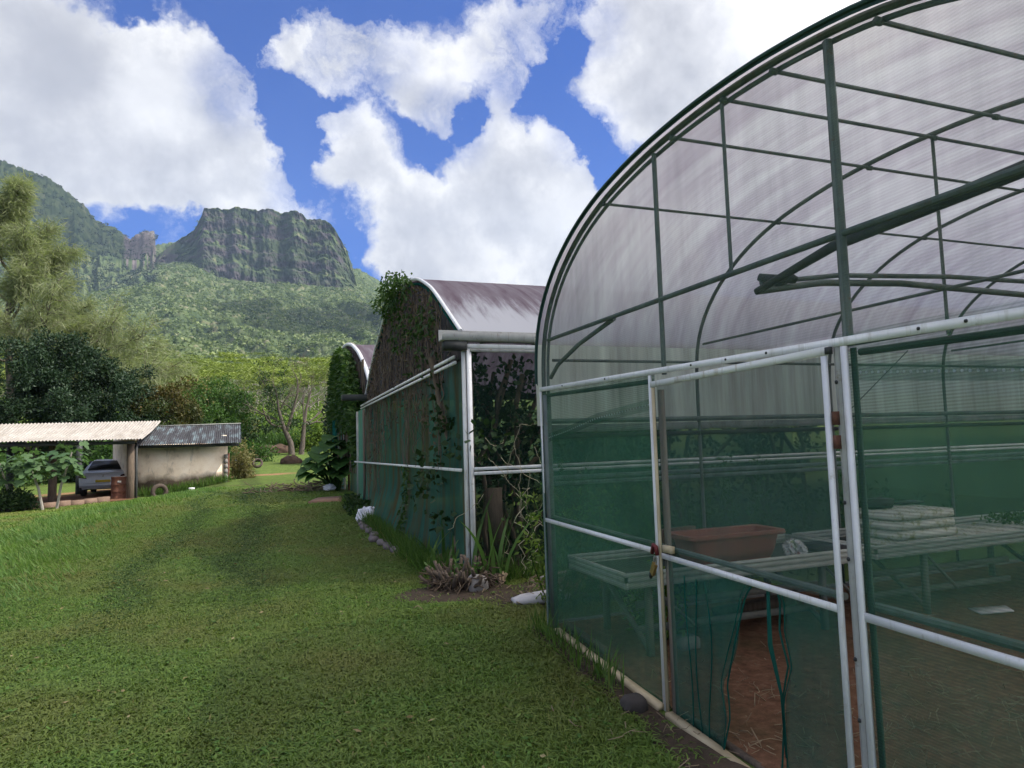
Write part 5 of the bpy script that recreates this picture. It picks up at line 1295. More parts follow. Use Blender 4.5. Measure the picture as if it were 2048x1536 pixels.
# packed earth floor of the carport, and the block kerb in front of it
kL, kR = Sx((-9.6, 21.85, -.1)), Sx((-3.98, 25.72, -.16))
fl = [kL + np.array([0, .3, 0]), kR + np.array([.3, .3, 0]), Sx((-3.6, 31, -.2)), Sx((-12, 30, -.2))]
g_ = np.array([[fl[0] * (1 - a) * (1 - b) + fl[1] * a * (1 - b) + fl[2] * a * b + fl[3] * (1 - a) * b for b in np.linspace(0, 1, 20)] for a in np.linspace(0, 1, 30)]); g_[:, :, 2] = G(g_[:, :, 0], g_[:, :, 1]) + .02
tag(sheet('carport_floor', DIRT, None, g_), kind='structure')
def kerb():
    d = (kR - kL); d[2] = 0; L = np.linalg.norm(d); d /= L; nn = np.array([-d[1], d[0], 0]); mb = MB(); n = int(L / .42)
    for i in range(n):
        a = kL + d * (i * .42 + .006); b = kL + d * (i * .42 + .406); z = g1(*a[:2]) - .12; h = .31 + .015 * math.sin(i * 2.1)
        c = [a, b, b + nn * .16, a + nn * .16]; mb.hexa([(*p[:2], z) for p in c] + [(*p[:2], z + h) for p in c])
    o = mb.build('block_kerb', simple('reddish_block', (.22, .15, .11), (.15, .10, .075), 5, .95, bump=.4)); tag(o, 'low kerb of reddish concrete blocks in front of the carport', 'kerb')
kerb()

SILVER = material('silver_paint', lambda nt: principled(nt, (.52, .54, .59), .35, .3, .5))
CARGLASS = material('car_glass', lambda nt: principled(nt, (.010, .012, .014), .35, 0, .25))
REDLIGHT = material('tail_lamp', lambda nt: principled(nt, (.06, .015, .015), .2, 0, .5))
YELLOW = simple('number_plate', (.62, .45, .05), (.55, .40, .04), 3, .5)
TYRE = simple('tyre_rubber', (.03, .028, .027), (.05, .04, .035), 8, .9)
OLDTYRE = simple('old_tyre', (.10, .075, .06), (.05, .04, .035), 8, .95)
def car(loc, rz):
    t = thing('parked_car', 'silver car with yellow number plate parked tail out under the carport', 'car', loc)
    t.rotation_euler = (0, 0, rz); cz = math.cos(rz); sz = math.sin(rz)
    st = [(.0, .36, .60, .60, .78), (.03, .30, .78, .78, .82), (.08, .28, .93, .90, .84), (.25, .26, .985, .96, .86), (.45, .25, 1.0, .96, .87), (.9, .22, 1.23, .96, .88), (1.25, .22, 1.37, .95, .88), (1.9, .22, 1.43, .94, .88), (2.5, .22, 1.38, .94, .88), (3.1, .22, 1.06, .93, .87), (3.4, .22, .93, .90, .86), (4.0, .24, .80, .78, .82), (4.2, .30, .62, .60, .72)]
    V = []; m = 0; ring_n = 0
    for y, zb, zt, zs, w in st:
        roof = zt > zs + .03; wt = (.56 if zt > 1.3 else .62 + (1.3 - zt) * .5) if roof else w * .86
        hw = [(0, zb), (w * .85, zb), (w, zb + (zs - zb) * .45), (w * .985, zs * .96), (w * .95 if roof else w * .93, zs), (wt, zt - .03), (wt * .8, zt - .004), (0, zt)]
        ring = hw + [(-a, b) for a, b in hw[-2:0:-1]]
        V += [(a, y, b) for a, b in ring]; ring_n = len(ring)
    F = []
    for i in range(len(st) - 1):
        for k in range(ring_n): F.append((i * ring_n + k, i * ring_n + (k + 1) % ring_n, (i + 1) * ring_n + (k + 1) % ring_n, (i + 1) * ring_n + k))
    F.append(tuple(range(ring_n))); F.append(tuple((len(st) - 1) * ring_n + k for k in range(ring_n))[::-1])
    lx, ly, lz = loc
    def world(V): return np.array(V, float) + np.array([lx, ly, lz])
    b = autosmooth(mesh_np('body', world(V), F, SILVER, t), 35)
    def poly(name, P, d, mat, par=t): return MB().prism(world(P), d).build(name, mat, par)
    poly('rear_window', [(-.60, .52, 1.02), (.60, .52, 1.02), (.50, 1.17, 1.355), (-.50, 1.17, 1.355)], (0, -.03, .022), CARGLASS)
    for s in (1, -1):
        poly('side_window', [(s * .855, .75, .99), (s * .85, 2.9, .985), (s * .59, 2.35, 1.36), (s * .59, 1.25, 1.34)], (s * .03, 0, .02), CARGLASS)
        poly('tail_light', [(s * .56, -.012, .70), (s * .84, .05, .74), (s * .865, .10, .86), (s * .62, .0, .80)], (0, -.02, .012), REDLIGHT)
        for y in (.75, 3.35):
            w_ = thing('wheel', None, None); w_.parent = t; w_.location = (s * .76, y, .30)
            MB().lathe([(.19, -.09), (.29, -.09), (.305, -.05), (.305, .05), (.29, .09), (.19, .09)], world((s * .76, y, .30)), 24, axis=[(0, 1, 0), (0, 0, 1), (1, 0, 0)]).build('tyre', TYRE, w_, True)
            MB().lathe([(.0, .05 * s), (.14, .06 * s), (.19, .08 * s), (.19, -.08 * s)], world((s * .76, y, .30)), 16, axis=[(0, 1, 0), (0, 0, 1), (1, 0, 0)]).build('rim', GREYMETAL, w_, True)
    poly('bumper', [(-.80, -.03, .36), (.80, -.03, .36), (.82, -.03, .52), (-.82, -.03, .52)], (0, .16, 0), SILVER)
    pl_ = poly('number_plate', [(-.26, -.045, .545), (.26, -.045, .545), (.26, -.04, .645), (-.26, -.04, .645)], (0, .02, 0), YELLOW)
    poly('emblem', [(-.02, -.005, .76), (.02, -.005, .76), (.03, .02, .83), (-.015, .02, .83)], (0, -.02, .01), GREYMETAL)
cl_ = Sx((-5.02, 28.57, 0)); cgz = g1(cl_[0], cl_[1]) + .02
cl2 = np.array(S(-5.02, 28.57, -.18)); car((cl2[0], cl2[1] + .1, cgz), R(3))
t = thing('oil_drum', 'rusty red oil drum with pale lid standing between the car and the shed post', 'drum', tuple(Sx((-4.22, 26.9, -.16))))
c0 = np.array([*Sx((-4.22, 26.9, 0))[:2], g1(*Sx((-4.22, 26.9, 0))[:2])])
MB().lathe([(0, 0), (.27, 0), (.285, .02), (.275, .04), (.275, .26), (.29, .28), (.275, .30), (.275, .52), (.29, .54), (.275, .56), (.275, .80), (.29, .82), (.27, .83)], c0, 24).build('barrel', RUST, t, True)
MB().lathe([(.265, .825), (.26, .835), (0, .84)], c0, 20).build('lid', CONCRETE, t)
MB().box((c0[0] - .02, c0[1] - .285, c0[2] + .6), (c0[0] + .10, c0[1] - .268, c0[2] + .68)).build('sticker', PAPER, t)
def torus(name, label, cat, c, R_, r_, axis, mat):
    n, m = 28, 12; A = np.array(axis, float); V = []; F = []
    for i in range(n):
        a = 2 * math.pi * i / n; d = A[0] * math.cos(a) + A[1] * math.sin(a)
        for k in range(m):
            b_ = 2 * math.pi * k / m; V.append(np.array(c) + d * (R_ + r_ * math.cos(b_)) + A[2] * r_ * 1.15 * math.sin(b_))
    for i in range(n):
        for k in range(m): F.append((i * m + k, ((i + 1) % n) * m + k, ((i + 1) % n) * m + (k + 1) % m, i * m + (k + 1) % m))
    o = mesh_np(name, np.array(V), F, mat, None, True); tag(o, label, cat); return o
tp = Sx((-3.03, 27.35, 0)); torus('tyre', 'old brown tyre leaning half buried against the shed wall', 'tyre', (tp[0], tp[1] - .15, g1(tp[0], tp[1]) + .16), .24, .085, [e1, (0, 0, 1), -e2], OLDTYRE)
cpz = Sx((-1.9, 25.93, 0)); o = MB().lathe([(0, 0), (.09, 0), (.11, .09), (.10, .09), (.08, .01)], (cpz[0], cpz[1], g1(cpz[0], cpz[1]) + .05), 14).build('white_tub', WHITE, None, True); tag(o, 'small white tub left in the grass in front of the shed', 'tub')

def papaya(x, y, h, label, seed, lean, n=16):
    rng = np.random.default_rng(seed); z = g1(x, y); t = thing('papaya_plant', label, 'plant', (x, y, z), 'papaya plants before the carport')
    top = np.array([x + lean, y, z + h * .72]); pts = [np.array([x, y, z - .1]), np.array([x + lean * .3, y, z + h * .3]), top]
    autosmooth(MB().tube(pts, [.045, .04, .025], 7).build('stem', PALEBARK, t)); LV = []; mb = MB()
    for i in range(n):
        a = rng.random() * 6.28; el = rng.uniform(-.5, .75); L = .35 + .3 * rng.random(); base = pts[1] + (top - pts[1]) * (.35 + .65 * rng.random())
        tip = base + np.array([math.cos(a) * L * math.cos(el), math.sin(a) * L * math.cos(el), L * math.sin(el)]); mb.tube([base, (base + tip) / 2 + np.array([0, 0, .04]), tip], .008, 4, False)
        nrm = np.array([math.cos(a) * .5 + rng.normal() * .2, math.sin(a) * .5 + rng.normal() * .2, .75]); nrm /= np.linalg.norm(nrm); u_ = np.array([math.cos(a), math.sin(a), -.5]); u_ -= (u_ @ nrm) * nrm; u_ /= np.linalg.norm(u_); v_ = np.cross(nrm, u_)
        sz = .16 + .10 * rng.random(); ring = []
        for k in range(28):
            b_ = -2.6 + 5.2 * k / 27; lob = .48 + .52 * abs(math.cos(b_ * 3.5 / 2.6 * 1.55)) ** .8; rr_ = sz * lob * (1 - .25 * abs(b_) / 2.6)
            ring.append(tip + u_ * math.cos(b_) * rr_ + v_ * math.sin(b_) * rr_ - np.array([0, 0, .25 * rr_ * lob]))
        LV.append((np.array([tip] + ring), np.array([(0, k + 1, k + 2) for k in range(27)])))
    mb.build('petiole', LEAF_MID, t); V, F = join(LV); mesh_np('leaves', V, F, LEAF_PAP, t)
for i, (p, h, ln, lab, n) in enumerate((((-5.55, 23.3), 2.3, -.5, 'left papaya plant with leaning stem at the block kerb', 44), ((-5.3, 23.55), 2.5, .4, 'right papaya plant with two leaning stems at the block kerb', 46), ((-6.4, 23.7), 2.2, -.4, 'pale leaved papaya plant farthest left before the carport', 34))):
    q = S(p[0], p[1], 0); papaya(q[0], q[1], h, lab, 90 + i, ln, n)
q = S(-6.6, 23.4, 0); bush('low_bush', 'dark low bush growing on the kerb at the left edge', 'bush', (q[0], q[1] + .3, g1(*q[:2])), (1.15, .5, .7), LEAF_DARK, 95, 110, 28, .12)
q = S(-7.8, 22.8, 0); bush('low_bush', 'leafy low bush cut by the left edge before the carport', 'bush', (q[0], q[1] + .4, g1(*q[:2])), (1.0, .5, .8), LEAF_MID, 96, 110, 26, .14)

# ------------------------------------------------------------------ the grass beyond
t = thing('wheelbarrow', 'blue wheelbarrow lying tipped over on the grass behind the shed', 'wheelbarrow', gz(-.42, 42))
x, y, z = gz(-.42, 42)
BLUE = simple('blue_paint', (.12, .22, .34), (.08, .15, .24), 4, .5)
autosmooth(MB().hexa([(x - .35, y, z + .05), (x + .25, y - .2, z + .0), (x + .3, y + .35, z + .08), (x - .3, y + .4, z + .12), (x - .5, y - .1, z + .42), (x + .3, y - .35, z + .12), (x + .38, y + .45, z + .3), (x - .45, y + .55, z + .5)]).build('tray', BLUE, t))
MB().tube([(x + .3, y + .1, z + .1), (x + .8, y + .1, z + .3)], .02, 5).build('handle', DARK, t)
torus('tyre', 'tyre lying on the grass beside the blue wheelbarrow', 'tyre', (x + .75, y + .3, z + .28), .24, .07, [(1, 0, 0), (0, .5, .87), (0, -.87, .5)], OLDTYRE)
def mound(name, label, c, r, mat, seed):
    bm = bmesh.new(); bmesh.ops.create_icosphere(bm, subdivisions=4, radius=1)
    P = np.array([v.co[:] for v in bm.verts]); Fs = np.array([[v.index for v in f.verts] for f in bm.faces]); bm.free()
    n = fbm(P[:, 0] * 3 + seed, P[:, 1] * 3 + P[:, 2], 4, seed); P = P * (.75 + .5 * n[:, None]) * np.array(r) + np.array(c)
    return tag(mesh_np(name, P, Fs, mat, None, True), label, 'mound', 'soil mounds on the far grass')
EARTH = simple('dug_earth', (.085, .055, .038), (.05, .033, .024), 5, .97, bump=.7)
mound('soil_mound', 'wide low mound of dug earth left of the bare tree', gz(1.7, 60, .05), (1.6, 1.1, .65), EARTH, 3)
mound('soil_mound', 'small dark soil mound in front of the bare tree, by the drive', gz(2.3, 45, .05), (.6, .5, .45), EARTH, 5)
mound('soil_mound', 'flat patch of bare earth left of the wide soil mound', gz(.6, 55, -.12), (.9, .7, .25), EARTH, 7)

def taro():
    rng = np.random.default_rng(13); x, y, z = gz(2.25, 20.2)
    t = thing('elephant_ear_plant', 'large elephant ear plant with huge dark leaves left of the farthest greenhouse', 'plant', (x, y, z)); LV = []; mb = MB()
    specs = [(-.9, -.2, .75, 215, 1.0), (-.55, -.4, 1.2, 240, 1.0), (-.15, -.3, 1.55, 255, 1.05), (.25, -.2, 1.65, 275, 1.05), (-.4, .2, 1.4, 215, 1.0), (.1, -.5, 1.05, 262, .95), (-.75, .1, 1.05, 205, .9), (-1.0, -.4, .6, 225, .8), (.35, -.5, .85, 285, .85), (-.2, -.6, .65, 255, .8), (.5, .1, 1.4, 300, 1.0), (-.5, -.5, .85, 240, .95), (-.05, .1, 1.8, 240, .95)]
    for dx, dy, dz, deg, L in [(a * .95, b, c * .85, d_, l * .64) for a, b, c, d_, l in specs] + [(a * .8 - .1 + .25 * rng.normal(), b - .2, c * .75, d_ + 40 * rng.normal(), l * .6) for a, b, c, d_, l in specs]:
        a = R(deg) + rng.normal() * .2; tip = np.array([x + dx * .8, y + dy * .8, z + dz]); mb.tube([(x + dx * .15, y + dy * .15, z), (x + dx * .4, y + dy * .4, z + dz * .65), tip], [.035, .028, .015], 6, False)
        u_ = np.array([math.cos(a), math.sin(a), 0]); v_ = np.array([-math.sin(a), math.cos(a), 0]); rows = []
        for i in range(13):
            s = i / 12; w = .60 * L * (math.sin(math.pi * min(1, s * .92 + .10)) ** .75) * (1.05 - .4 * s); row = []
            for k in range(7):
                q = (k - 3) / 3; dr = .12 + s * s * .42
                row.append(tip + u_ * (s - .25) * L + v_ * q * w + np.array([0, 0, .10 * L - dr * L * .8 + abs(q) * w * .30 + .015 * math.sin(s * 30)]))
            rows.append(row)
        g = np.array(rows); i = np.arange(12)[:, None] * 7 + np.arange(6)[None, :]; LV.append((g.reshape(-1, 3), np.stack([i, i + 1, i + 8, i + 7], -1).reshape(-1, 4)))
    mb.build('petiole', LEAF_MID, t); V, F = join(LV); mesh_np('leaves', V, F, LEAF_BIG, t, True)
taro()
def heap(name, label, cat, c, r, n, mat, seed, L=.3, th=.012, leaf=None):
    rng = np.random.default_rng(seed); mb = MB(); c = np.array(c, float)
    for i in range(n):
        p = c + rng.normal(size=3) * np.array(r) * .5; p[2] = c[2] + abs(p[2] - c[2]); d = rng.normal(size=3); d[2] *= .35; d /= np.linalg.norm(d); l = L * (.4 + rng.random())
        mb.tube([p - d * l / 2, p + rng.normal(size=3) * .02, p + d * l / 2], th * (.5 + rng.random()), 4)
    o = mb.build(name, mat); return tag(o, label, cat, None, 'stuff')
STRAW = simple('straw', (.34, .27, .17), (.18, .13, .085), 3, .95)
heap('debris_heap', 'heap of dry leaves and sticks at the foot of the elephant ear plant', 'heap', gz(1.35, 20.6), (1.3, .5, .25), 130, STRAW, 4, .4, .014)
crumple('plastic_bag', 'grey plastic bag lying under the elephant ear plant', 'bag', gz(2.05, 19.9, .1), .2, PALEWHITE, 9, (1, .8, .6))
tag(bevel(MB().hexa([(1.2, 16.4, g1(1.2, 16.4) - .1), (2.35, 16.3, g1(2.3, 16.3) - .1), (2.5, 17.5, g1(2.4, 17.4) - .1), (1.5, 17.4, g1(1.5, 17.4) - .1), (1.2, 16.4, g1(1.2, 16.4) + .05), (2.35, 16.3, g1(2.3, 16.3) + .05), (2.5, 17.5, g1(2.4, 17.4) + .05), (1.5, 17.4, g1(1.5, 17.4) + .05)]).build('doorstep', simple('reddish_slab', (.26, .16, .11), (.19, .115, .08), 4, .95, bump=.3)), .01), 'reddish slab on the ground at the end of the middle greenhouse', 'slab')

# ------------------------------------------------------------------ along the middle greenhouse
def blob(c, r, mat, seed, name, label, cat, group=None):
    bm = bmesh.new(); bmesh.ops.create_icosphere(bm, subdivisions=3, radius=1)
    P = np.array([v.co[:] for v in bm.verts]); Fs = np.array([[v.index for v in f.verts] for f in bm.faces]); bm.free()
    P = np.sign(P) * np.abs(P) ** .75; n = fbm(P[:, 0] * 1.7 + seed, P[:, 1] * 1.7 + P[:, 2] * 1.3, 4, seed); P = P * (.8 + .4 * n[:, None]) * np.array(r) + np.array(c)
    return tag(mesh_np(name, P, Fs, mat, None, True), label, cat, group)
STONE = simple('edging_stone', (.20, .17, .165), (.12, .10, .098), 7, .95, bump=.5)
rng_ = np.random.default_rng(2)
for i in range(11):
    s = i / 10; px_ = np.interp(s, [0, .35, .7, 1], [1.93, 1.86, 1.88, 2.02]); py_ = 9.9 + 4.1 * s
    blob((px_ + rng_.normal() * .02, py_, g1(px_, py_) + .03), (.075, .16, .055), STONE, 10 + i, 'edging_stone', 'flat pinkish edging stone half sunk in the lawn edge along the middle greenhouse', 'stone', 'stones edging the bed of the middle greenhouse')
crumple('cloth', 'crumpled white cloth lying against the bottom of the middle greenhouse net', 'cloth', (2.06, 13.2, g1(2.06, 13.2) + .13), .26, PALEWHITE, 21, (.9, 1, .75))
tag(MB().beam((2.02, 11.5, g1(2, 11.5) + .05), (2.1, 10.4, g1(2.1, 10.4) + .03), .04, .035).build('stick', CREAM), 'pale thin stick lying at the base of the middle greenhouse net', 'stick')
for i, (x, y, n, h, lab) in enumerate(((2.18, 8.55, 9, .62, 'strap leaved plant left of the white corner post'), (2.5, 7.15, 9, .95, 'tall strap leaved plant right of the white corner post'), (2.1, 8.0, 7, .5, 'short strap leaved plant behind the cut stump'))):
    rng = np.random.default_rng(130 + i); z = g1(x, y); t = thing('strap_leaf_plant', lab, 'plant', (x, y, z), 'strap leaved plants by the corner post'); LV = []
    for k in range(n):
        a = rng.random() * 6.28; L = h * (.6 + .6 * rng.random()); b0 = np.array([x + rng.normal() * .09, y + rng.normal() * .09, z - .03]); ln = .15 + .5 * rng.random(); rows = []
        for s in np.linspace(0, 1, 7):
            p = b0 + np.array([math.cos(a) * ln * s ** 2 * L, math.sin(a) * ln * s ** 2 * L, L * (s - .25 * ln * s * s)]); w = .022 * (1 - s ** 3) + .001; sd_ = np.array([-math.sin(a + .6), math.cos(a + .6), 0]); rows.append([p - sd_ * w, p + sd_ * w])
        g = np.array(rows); q = np.arange(6)[:, None] * 2; LV.append((g.reshape(-1, 3), np.concatenate([q, q + 1, q + 3, q + 2], 1)))
    V, F = join(LV); mesh_np('leaves', V, F, LEAF_STRAP, t)
    mm = MB()
    for k in range(5): mm.tube([(x + rng.normal() * .06, y + rng.normal() * .06, z - .05), (x + rng.normal() * .08, y + rng.normal() * .08, z + .12)], .02, 5)
    mm.build('stalk', STRAW, t)
ROOTM = simple('roots', (.15, .11, .075), (.07, .05, .036), 5, .95)
def stump():
    rng = np.random.default_rng(8); x, y = 2.12, 7.2; z = g1(x, y); t = thing('cut_stump', 'clump of cut brown plant stalks and roots in front of the white corner post', 'stump', (x, y, z)); mb = MB()
    for k in range(52):
        a = rng.random() * 6.28; q = .27 * math.sqrt(rng.random()); p = np.array([x + math.cos(a) * q, y + math.sin(a) * q, z + .02]); d = np.array([math.cos(a) * q * 1.6 + rng.normal() * .25, math.sin(a) * q * 1.6 + rng.normal() * .25, .55]); d /= np.linalg.norm(d); L = .12 + .24 * rng.random() * (1 - q)
        mb.tube([p, p + d * L * .6 + rng.normal(size=3) * .015, p + d * L], [.024, .02, .014 + .008 * rng.random()], 6)
    mb.build('stalks', WOOD, t)
    mb = MB()
    for k in range(170):
        a = rng.random() * 6.28; p = np.array([x + math.cos(a) * .22, y + math.sin(a) * .22, z + .16 * rng.random()]); pts = [p]; d = np.array([math.cos(a), math.sin(a), .2])
        for s in range(5): d = d + rng.normal(size=3) * .5 + np.array([0, 0, -.25]); pts.append(pts[-1] + d / np.linalg.norm(d) * .055)
        mb.tube(pts, .006, 4, False)
    mb.build('roots', ROOTM, t)
    V, F = cluster_leaves(np.array([(x + rng.normal() * .2, y + rng.normal() * .2, z + .25) for _ in range(6)]), 10, .08, .07, rng, .4); mesh_np('shoots', V, F, LEAF_MID, t)
stump()
blob((2.2, 6.95, g1(2.2, 6.95) + .05), (.11, .10, .12), CONCRETE, 4, 'stone', 'rough pale rounded stone against the cut stump', 'stone')
blob((2.62, 6.22, g1(2.62, 6.2) + .03), (.30, .15, .05), simple('pale_slab', (.62, .60, .60), (.45, .43, .42), 8, .9, bump=.3), 6, 'stone', 'flat pale slab at the left corner of the near greenhouse', 'stone')
blob((2.14, 3.72, g1(2.14, 3.72) + .03), (.075, .075, .055), simple('dark_rock', (.07, .06, .055), (.04, .036, .033), 6, .95, bump=.4), 12, 'stone', 'dark round rock half in the grass at the foot of the door post', 'stone')
tag(MB().tube([(2.9, 6.9, .06), (3.5, 7.05, .09)], .025, 6).build('stick', PALEBARK), 'pale stick lying on the soil between the two greenhouses', 'stick')
# bare soil between the houses and round the stump
def patch(name, outline_c, r, seed):
    rs = np.linspace(0, 1, 10); an = np.linspace(0, 2 * np.pi, 40); Rg, Ag = np.meshgrid(rs, an, indexing='ij'); w = .75 + .5 * fbm(np.cos(Ag) * 1.5 + seed, np.sin(Ag) * 1.5, 3, seed)
    X = outline_c[0] + Rg * np.cos(Ag) * r[0] * w; Y = outline_c[1] + Rg * np.sin(Ag) * r[1] * w
    tag(sheet(name, SOIL, None, np.stack([X, Y, G(X, Y) + .012 * (1 - Rg ** 4) - .006 * (Rg > .95)], -1)), kind='structure')
SOIL = simple('dark_soil', (.075, .052, .036), (.04, .03, .02), 9, .98, bump=.8)
patch('bare_soil', (3.6, 6.5), (1.7, .75), 4); patch('bare_soil', (2.0, 6.95), (.7, .45), 9); patch('bare_soil', (2.16, 4.4), (.13, 1.1), 11); patch('bare_soil', (2.14, 2.9), (.2, .8), 14)
heap('litter', 'dry sticks and leaf litter on the soil between the two greenhouses', 'litter', (3.3, 6.6, .02), (1.3, .5, .05), 160, STRAW, 14, .16, .005)
heap('litter', 'straw scattered over the earth floor behind the torn door net', 'litter', (3.0, 3.1, -.07), (1.4, 1.6, .02), 420, STRAW, 15, .11, .0022)
heap('litter', 'straw scattered over the earth floor at the right edge', 'litter', (4.4, 2.7, -.06), (1.6, 1.3, .02), 320, STRAW, 16, .13, .0025)

# ------------------------------------------------------------------ grass
GRASS = leafmat('grass_blade', (.085, .155, .03), (.168, .262, .055), (.30, .26, .11), .4, .5, ((.19, .215, .06), .55), .3)
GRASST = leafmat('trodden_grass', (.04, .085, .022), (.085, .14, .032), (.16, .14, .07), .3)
GRASSB = leafmat('bank_grass', (.08, .16, .045), (.16, .27, .08), (.30, .30, .13), .4, .5, ((.15, .25, .05), .5))
GRASSW = leafmat('weed_grass', (.045, .10, .02), (.10, .18, .035), (.22, .2, .08), .38, .5)
def outside(x, y):
    near = (x > 2.20) & (y < 5.42); mid = (x > 2.2 - .22 * np.clip(1 - np.abs(y - 12) / 4, 0, 1)) & (y > 7.3) & (y < 23.5)
    return ~(near | mid)
def thin(x, y):
    """how much grass grows: thin on the soil and on the worn track"""
    m = np.ones_like(x)
    for (cx, cy, rx, ry) in ((3.6, 6.5, 1.7, .75), (2.0, 6.95, .7, .45), (2.18, 4.4, .11, 1.1), (2.15, 2.9, .17, .8)):
        m = np.minimum(m, .10 + .9 * sstep(.75, 1.1, np.hypot((x - cx) / rx, (y - cy) / ry)))
    p = sstep(.56, .66, fbm(x * .7, y * .7, 4, 33)); m = m * np.where(np.abs(y - 12) < 2.6, .35 + .65 * sstep(.10, .22, np.abs(x - np.interp(y, [9.9, 11.3, 12.8, 14], [1.93, 1.86, 1.88, 2.02]))), 1); return m * (1 - .6 * p)
def grass(name, r0, r1, n, L, w, seed, az0=-24, az1=62, mat=None, up=.75):
    rng = np.random.default_rng(seed); a0, a1 = (r0 * .82 if r0 > 3 else r0), r1 * 1.2; n = int(n * (a1 ** 2 - a0 ** 2) / (r1 ** 2 - r0 ** 2)); r = np.sqrt(a0 ** 2 + (a1 ** 2 - a0 ** 2) * rng.random(n)); az = np.radians(az0 + (az1 - az0) * rng.random(n))
    q_ = (1 - sstep(r1 * .82, a1, r)) * (sstep(a0, r0 * 1.2, r) if r0 > 3 else 1); w_ = rng.random(n) < q_; r, az = r[w_], az[w_]; n = len(r)
    x = r * np.sin(az); y = r * np.cos(az); k = outside(x, y) & (rng.random(n) < thin(x, y)) & ~((y > 25.5) & (x > -11) & (y > 28 + x * 0)); x, y, r = x[k], y[k], r[k]; n = len(x)
    wob = .8 * (vnoise(x * .5, y * .5, 4) - .5)
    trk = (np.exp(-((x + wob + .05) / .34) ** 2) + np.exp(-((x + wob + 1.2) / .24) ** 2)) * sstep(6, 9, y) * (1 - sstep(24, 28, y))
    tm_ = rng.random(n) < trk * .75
    P = np.column_stack([x, y, G(x, y) - .01]); a = rng.random(n) * 2 * np.pi; tilt = up + .45 * rng.random(n)
    tuft = .6 + .8 * fbm(x * 3, y * 3, 3, 5); l = L * (.55 + .8 * rng.random(n)) * tuft; ww = w * (.7 + .6 * rng.random(n))
    hd = np.column_stack([np.cos(a), np.sin(a), np.zeros(n)]); sdv = np.column_stack([-np.sin(a), np.cos(a), .25 * rng.normal(size=n)]) * ww[:, None] / 2; up_ = np.array([0, 0, 1.])
    m1 = P + hd * (l * .35 * np.sin(tilt))[:, None] + up_ * (l * .42 * np.cos(tilt * .6))[:, None]; m2 = P + hd * (l * .95 * np.sin(tilt))[:, None] + up_ * (l * .50 * np.cos(tilt))[:, None]
    V = np.stack([P - sdv * .6, P + sdv * .6, m1 - sdv, m1 + sdv, m2], 1).reshape(-1, 3); b = np.arange(n)[:, None] * 5
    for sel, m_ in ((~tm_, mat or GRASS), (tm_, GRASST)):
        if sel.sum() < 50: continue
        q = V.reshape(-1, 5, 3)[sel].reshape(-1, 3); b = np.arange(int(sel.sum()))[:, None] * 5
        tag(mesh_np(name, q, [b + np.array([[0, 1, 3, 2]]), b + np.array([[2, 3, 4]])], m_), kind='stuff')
grass('grass', 1.6, 5.2, 150000, .082, .0085, 1)
grass('grass', 5.2, 9.5, 190000, .075, .0095, 2, -24, 36)
grass('grass', 9.5, 18, 220000, .075, .012, 3, -24, 16)
grass('grass', 18, 34, 150000, .11, .024, 4, -24, 8)
grass('grass', 34, 66, 50000, .24, .09, 5, -20, 8)
def bank():
    rng = np.random.default_rng(26); n = 42000
    y = 4 + 22 * rng.random(n); x = crest(y) + .5 - 3.4 * rng.beta(1.6, 1.5, n); k = (np.degrees(np.arctan2(x, y)) > -24) & (rng.random(n) < .25 + .9 * sstep(.42, .6, fbm(x * .9, y * .6, 3, 12))); x, y = x[k], y[k]; n = len(x)
    P = np.column_stack([x, y, G(x, y) - .02]); al = rng.normal(size=(n, 3)) * .42 + np.array([-.45, -.15, .8]); al /= np.linalg.norm(al, axis=1)[:, None]; ac = rng.normal(size=(n, 3)); ac -= (ac * al).sum(1)[:, None] * al; ac /= np.linalg.norm(ac, axis=1)[:, None]
    L = .08 + .12 * rng.random(n); V, F = leaf_quads(P, al, ac, L, .009 + .0006 * y); tag(mesh_np('bank_grass', V, F, GRASSB), kind='stuff')
    n = 130; r = 2.5 + 12 * rng.random(n); az = np.radians(-20 + 45 * rng.random(n)); x = r * np.sin(az); y = r * np.cos(az); k = outside(x, y); x, y = x[k], y[k]
    al, ac = rot_basis(len(x), rng); al[:, 2] *= .2; V, F = leaf_quads(np.column_stack([x, y, G(x, y) + .035]), al, ac, .03 + .05 * rng.random(len(x)), .012 + .012 * rng.random(len(x))); tag(mesh_np('fallen_leaves', V, F, leafmat('fallen_leaf', (.22, .16, .07), (.36, .30, .16), (.5, .45, .32), .2)), kind='stuff')
bank()
def lawn_weeds():
    rng = np.random.default_rng(44); n = 900; r = 2.4 + 14 * rng.random(n); az = np.radians(-22 + 50 * rng.random(n)); x = r * np.sin(az); y = r * np.cos(az); k = outside(x, y) & (fbm(x * .8, y * .8, 3, 71) > .5); x, y = x[k], y[k]
    C = np.column_stack([x, y, G(x, y) + .02]); V, F = cluster_leaves(C, 9, (.04, .04, .012), .034, rng, .5, horiz=True); tag(mesh_np('lawn_weeds', V, F, leafmat('weed_leaf', (.07, .15, .03), (.13, .24, .05), (.2, .27, .07), .35)), kind='stuff')
lawn_weeds()
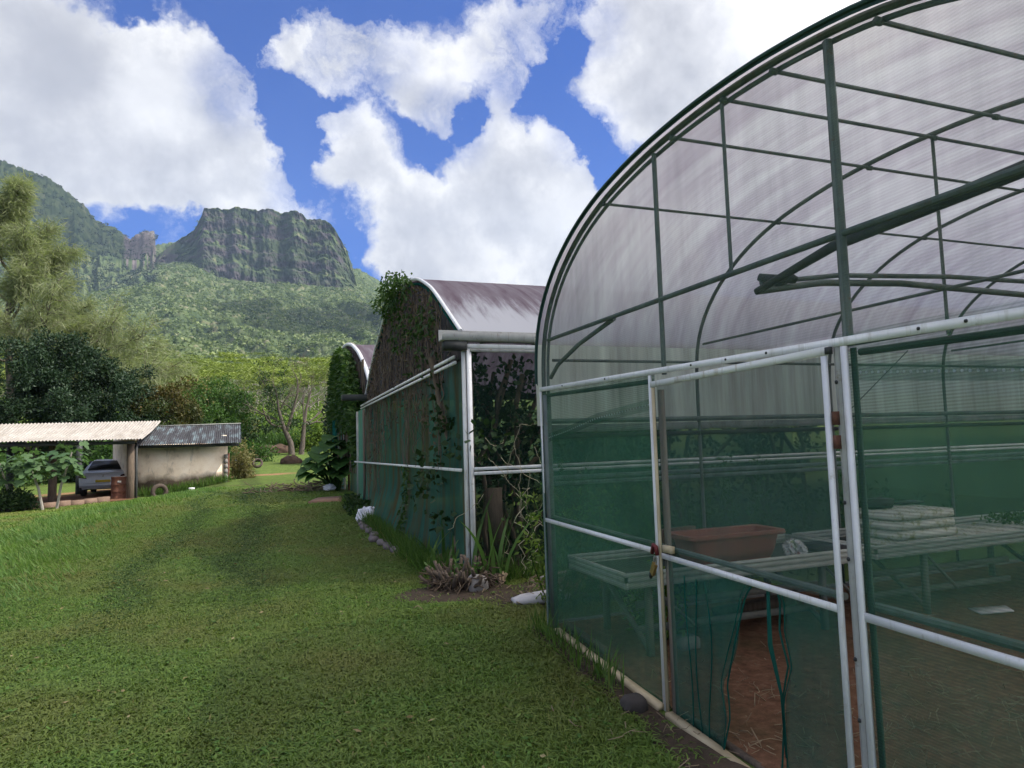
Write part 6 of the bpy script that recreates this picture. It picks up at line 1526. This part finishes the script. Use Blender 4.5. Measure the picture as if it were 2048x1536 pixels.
def tufts():
    rng = np.random.default_rng(6); n = 5200
    y = 7.6 + 8.6 * rng.random(n); x = np.where(y < 9.5, 2.06, 2.12) - .10 * rng.random(n) + rng.normal(size=n) * .06; k = x < 2.2; x, y = x[k], y[k]
    x2 = 2.0 + 1.7 * rng.random(500); y2 = 7.22 + .1 * rng.random(500)
    x3 = 2.08 + .12 * rng.random(170); y3 = 3.9 + 1.4 * rng.random(170)
    a_ = rng.random(1500); x4 = (sA + (sB - sA) * a_[:, None])[:, 0] + .2 * rng.normal(size=1500); y4 = (sA + (sB - sA) * a_[:, None])[:, 1] - .25 - .25 * rng.random(1500)
    x = np.concatenate([x, x2, x3, x4]); y = np.concatenate([y, y2, y3, y4]); n = len(x)
    P = np.column_stack([x, y, G(x, y) - .02]); al = rng.normal(size=(n, 3)) * .38 + np.array([-.1, 0, 1]); al /= np.linalg.norm(al, axis=1)[:, None]; ac = rng.normal(size=(n, 3)); ac[:, 2] = 0; ac /= np.linalg.norm(ac, axis=1)[:, None]
    V, F = leaf_quads(P, al, ac, (.14 + .22 * rng.random(n)) * np.where(y > 25, 1.5, 1), np.where(y > 25, .022, .012)); tag(mesh_np('weed_grass', V, F, GRASSW), kind='stuff')
    Q = np.column_stack([2.02 + .06 * rng.normal(size=70), 14.6 + .35 * rng.normal(size=70), np.full(70, .3)]); Q[:, 2] = G(Q[:, 0], Q[:, 1]) + .22 * rng.random(70)
    V, F = cluster_leaves(Q, 14, .10, .11, rng, .7); t = thing('weed', 'dark leafy weed at the left end of the middle greenhouse base', 'weed', (2.02, 14.6, .25), 'weeds between and inside the greenhouses'); mesh_np('leaves', V, F, LEAF_DARK, t)
tufts()
# ------------------------------------------------------------------ air and render settings
hz = material('haze_air', lambda nt: nt.new('ShaderNodeBsdfDiffuse'))
hz.node_tree.nodes.clear()
_n = hz.node_tree.nodes; _v = _n.new('ShaderNodeVolumePrincipled'); _v.inputs['Color'].default_value = (.52, .72, 1, 1); _v.inputs['Density'].default_value = HAZE; _v.inputs['Anisotropy'].default_value = 0.
_o = _n.new('ShaderNodeOutputMaterial'); hz.node_tree.links.new(_v.outputs[0], _o.inputs['Volume'])
tag(MB().box((-3450, -3450, -8), (3450, 3450, 1180)).build('haze', hz), kind='stuff')
c = SC.cycles
c.use_denoising = True
try: c.denoiser = 'OPENIMAGEDENOISE'
except Exception: pass
c.max_bounces = 10; c.diffuse_bounces = 4; c.glossy_bounces = 3; c.transmission_bounces = 4; c.transparent_max_bounces = 40; c.volume_bounces = 0
c.use_adaptive_sampling = True; c.adaptive_threshold = .02
c.sample_clamp_indirect = 4
SC.view_settings.view_transform = 'Standard'; SC.view_settings.look = 'None'
SC.view_settings.exposure = 0.42; SC.view_settings.gamma = 1
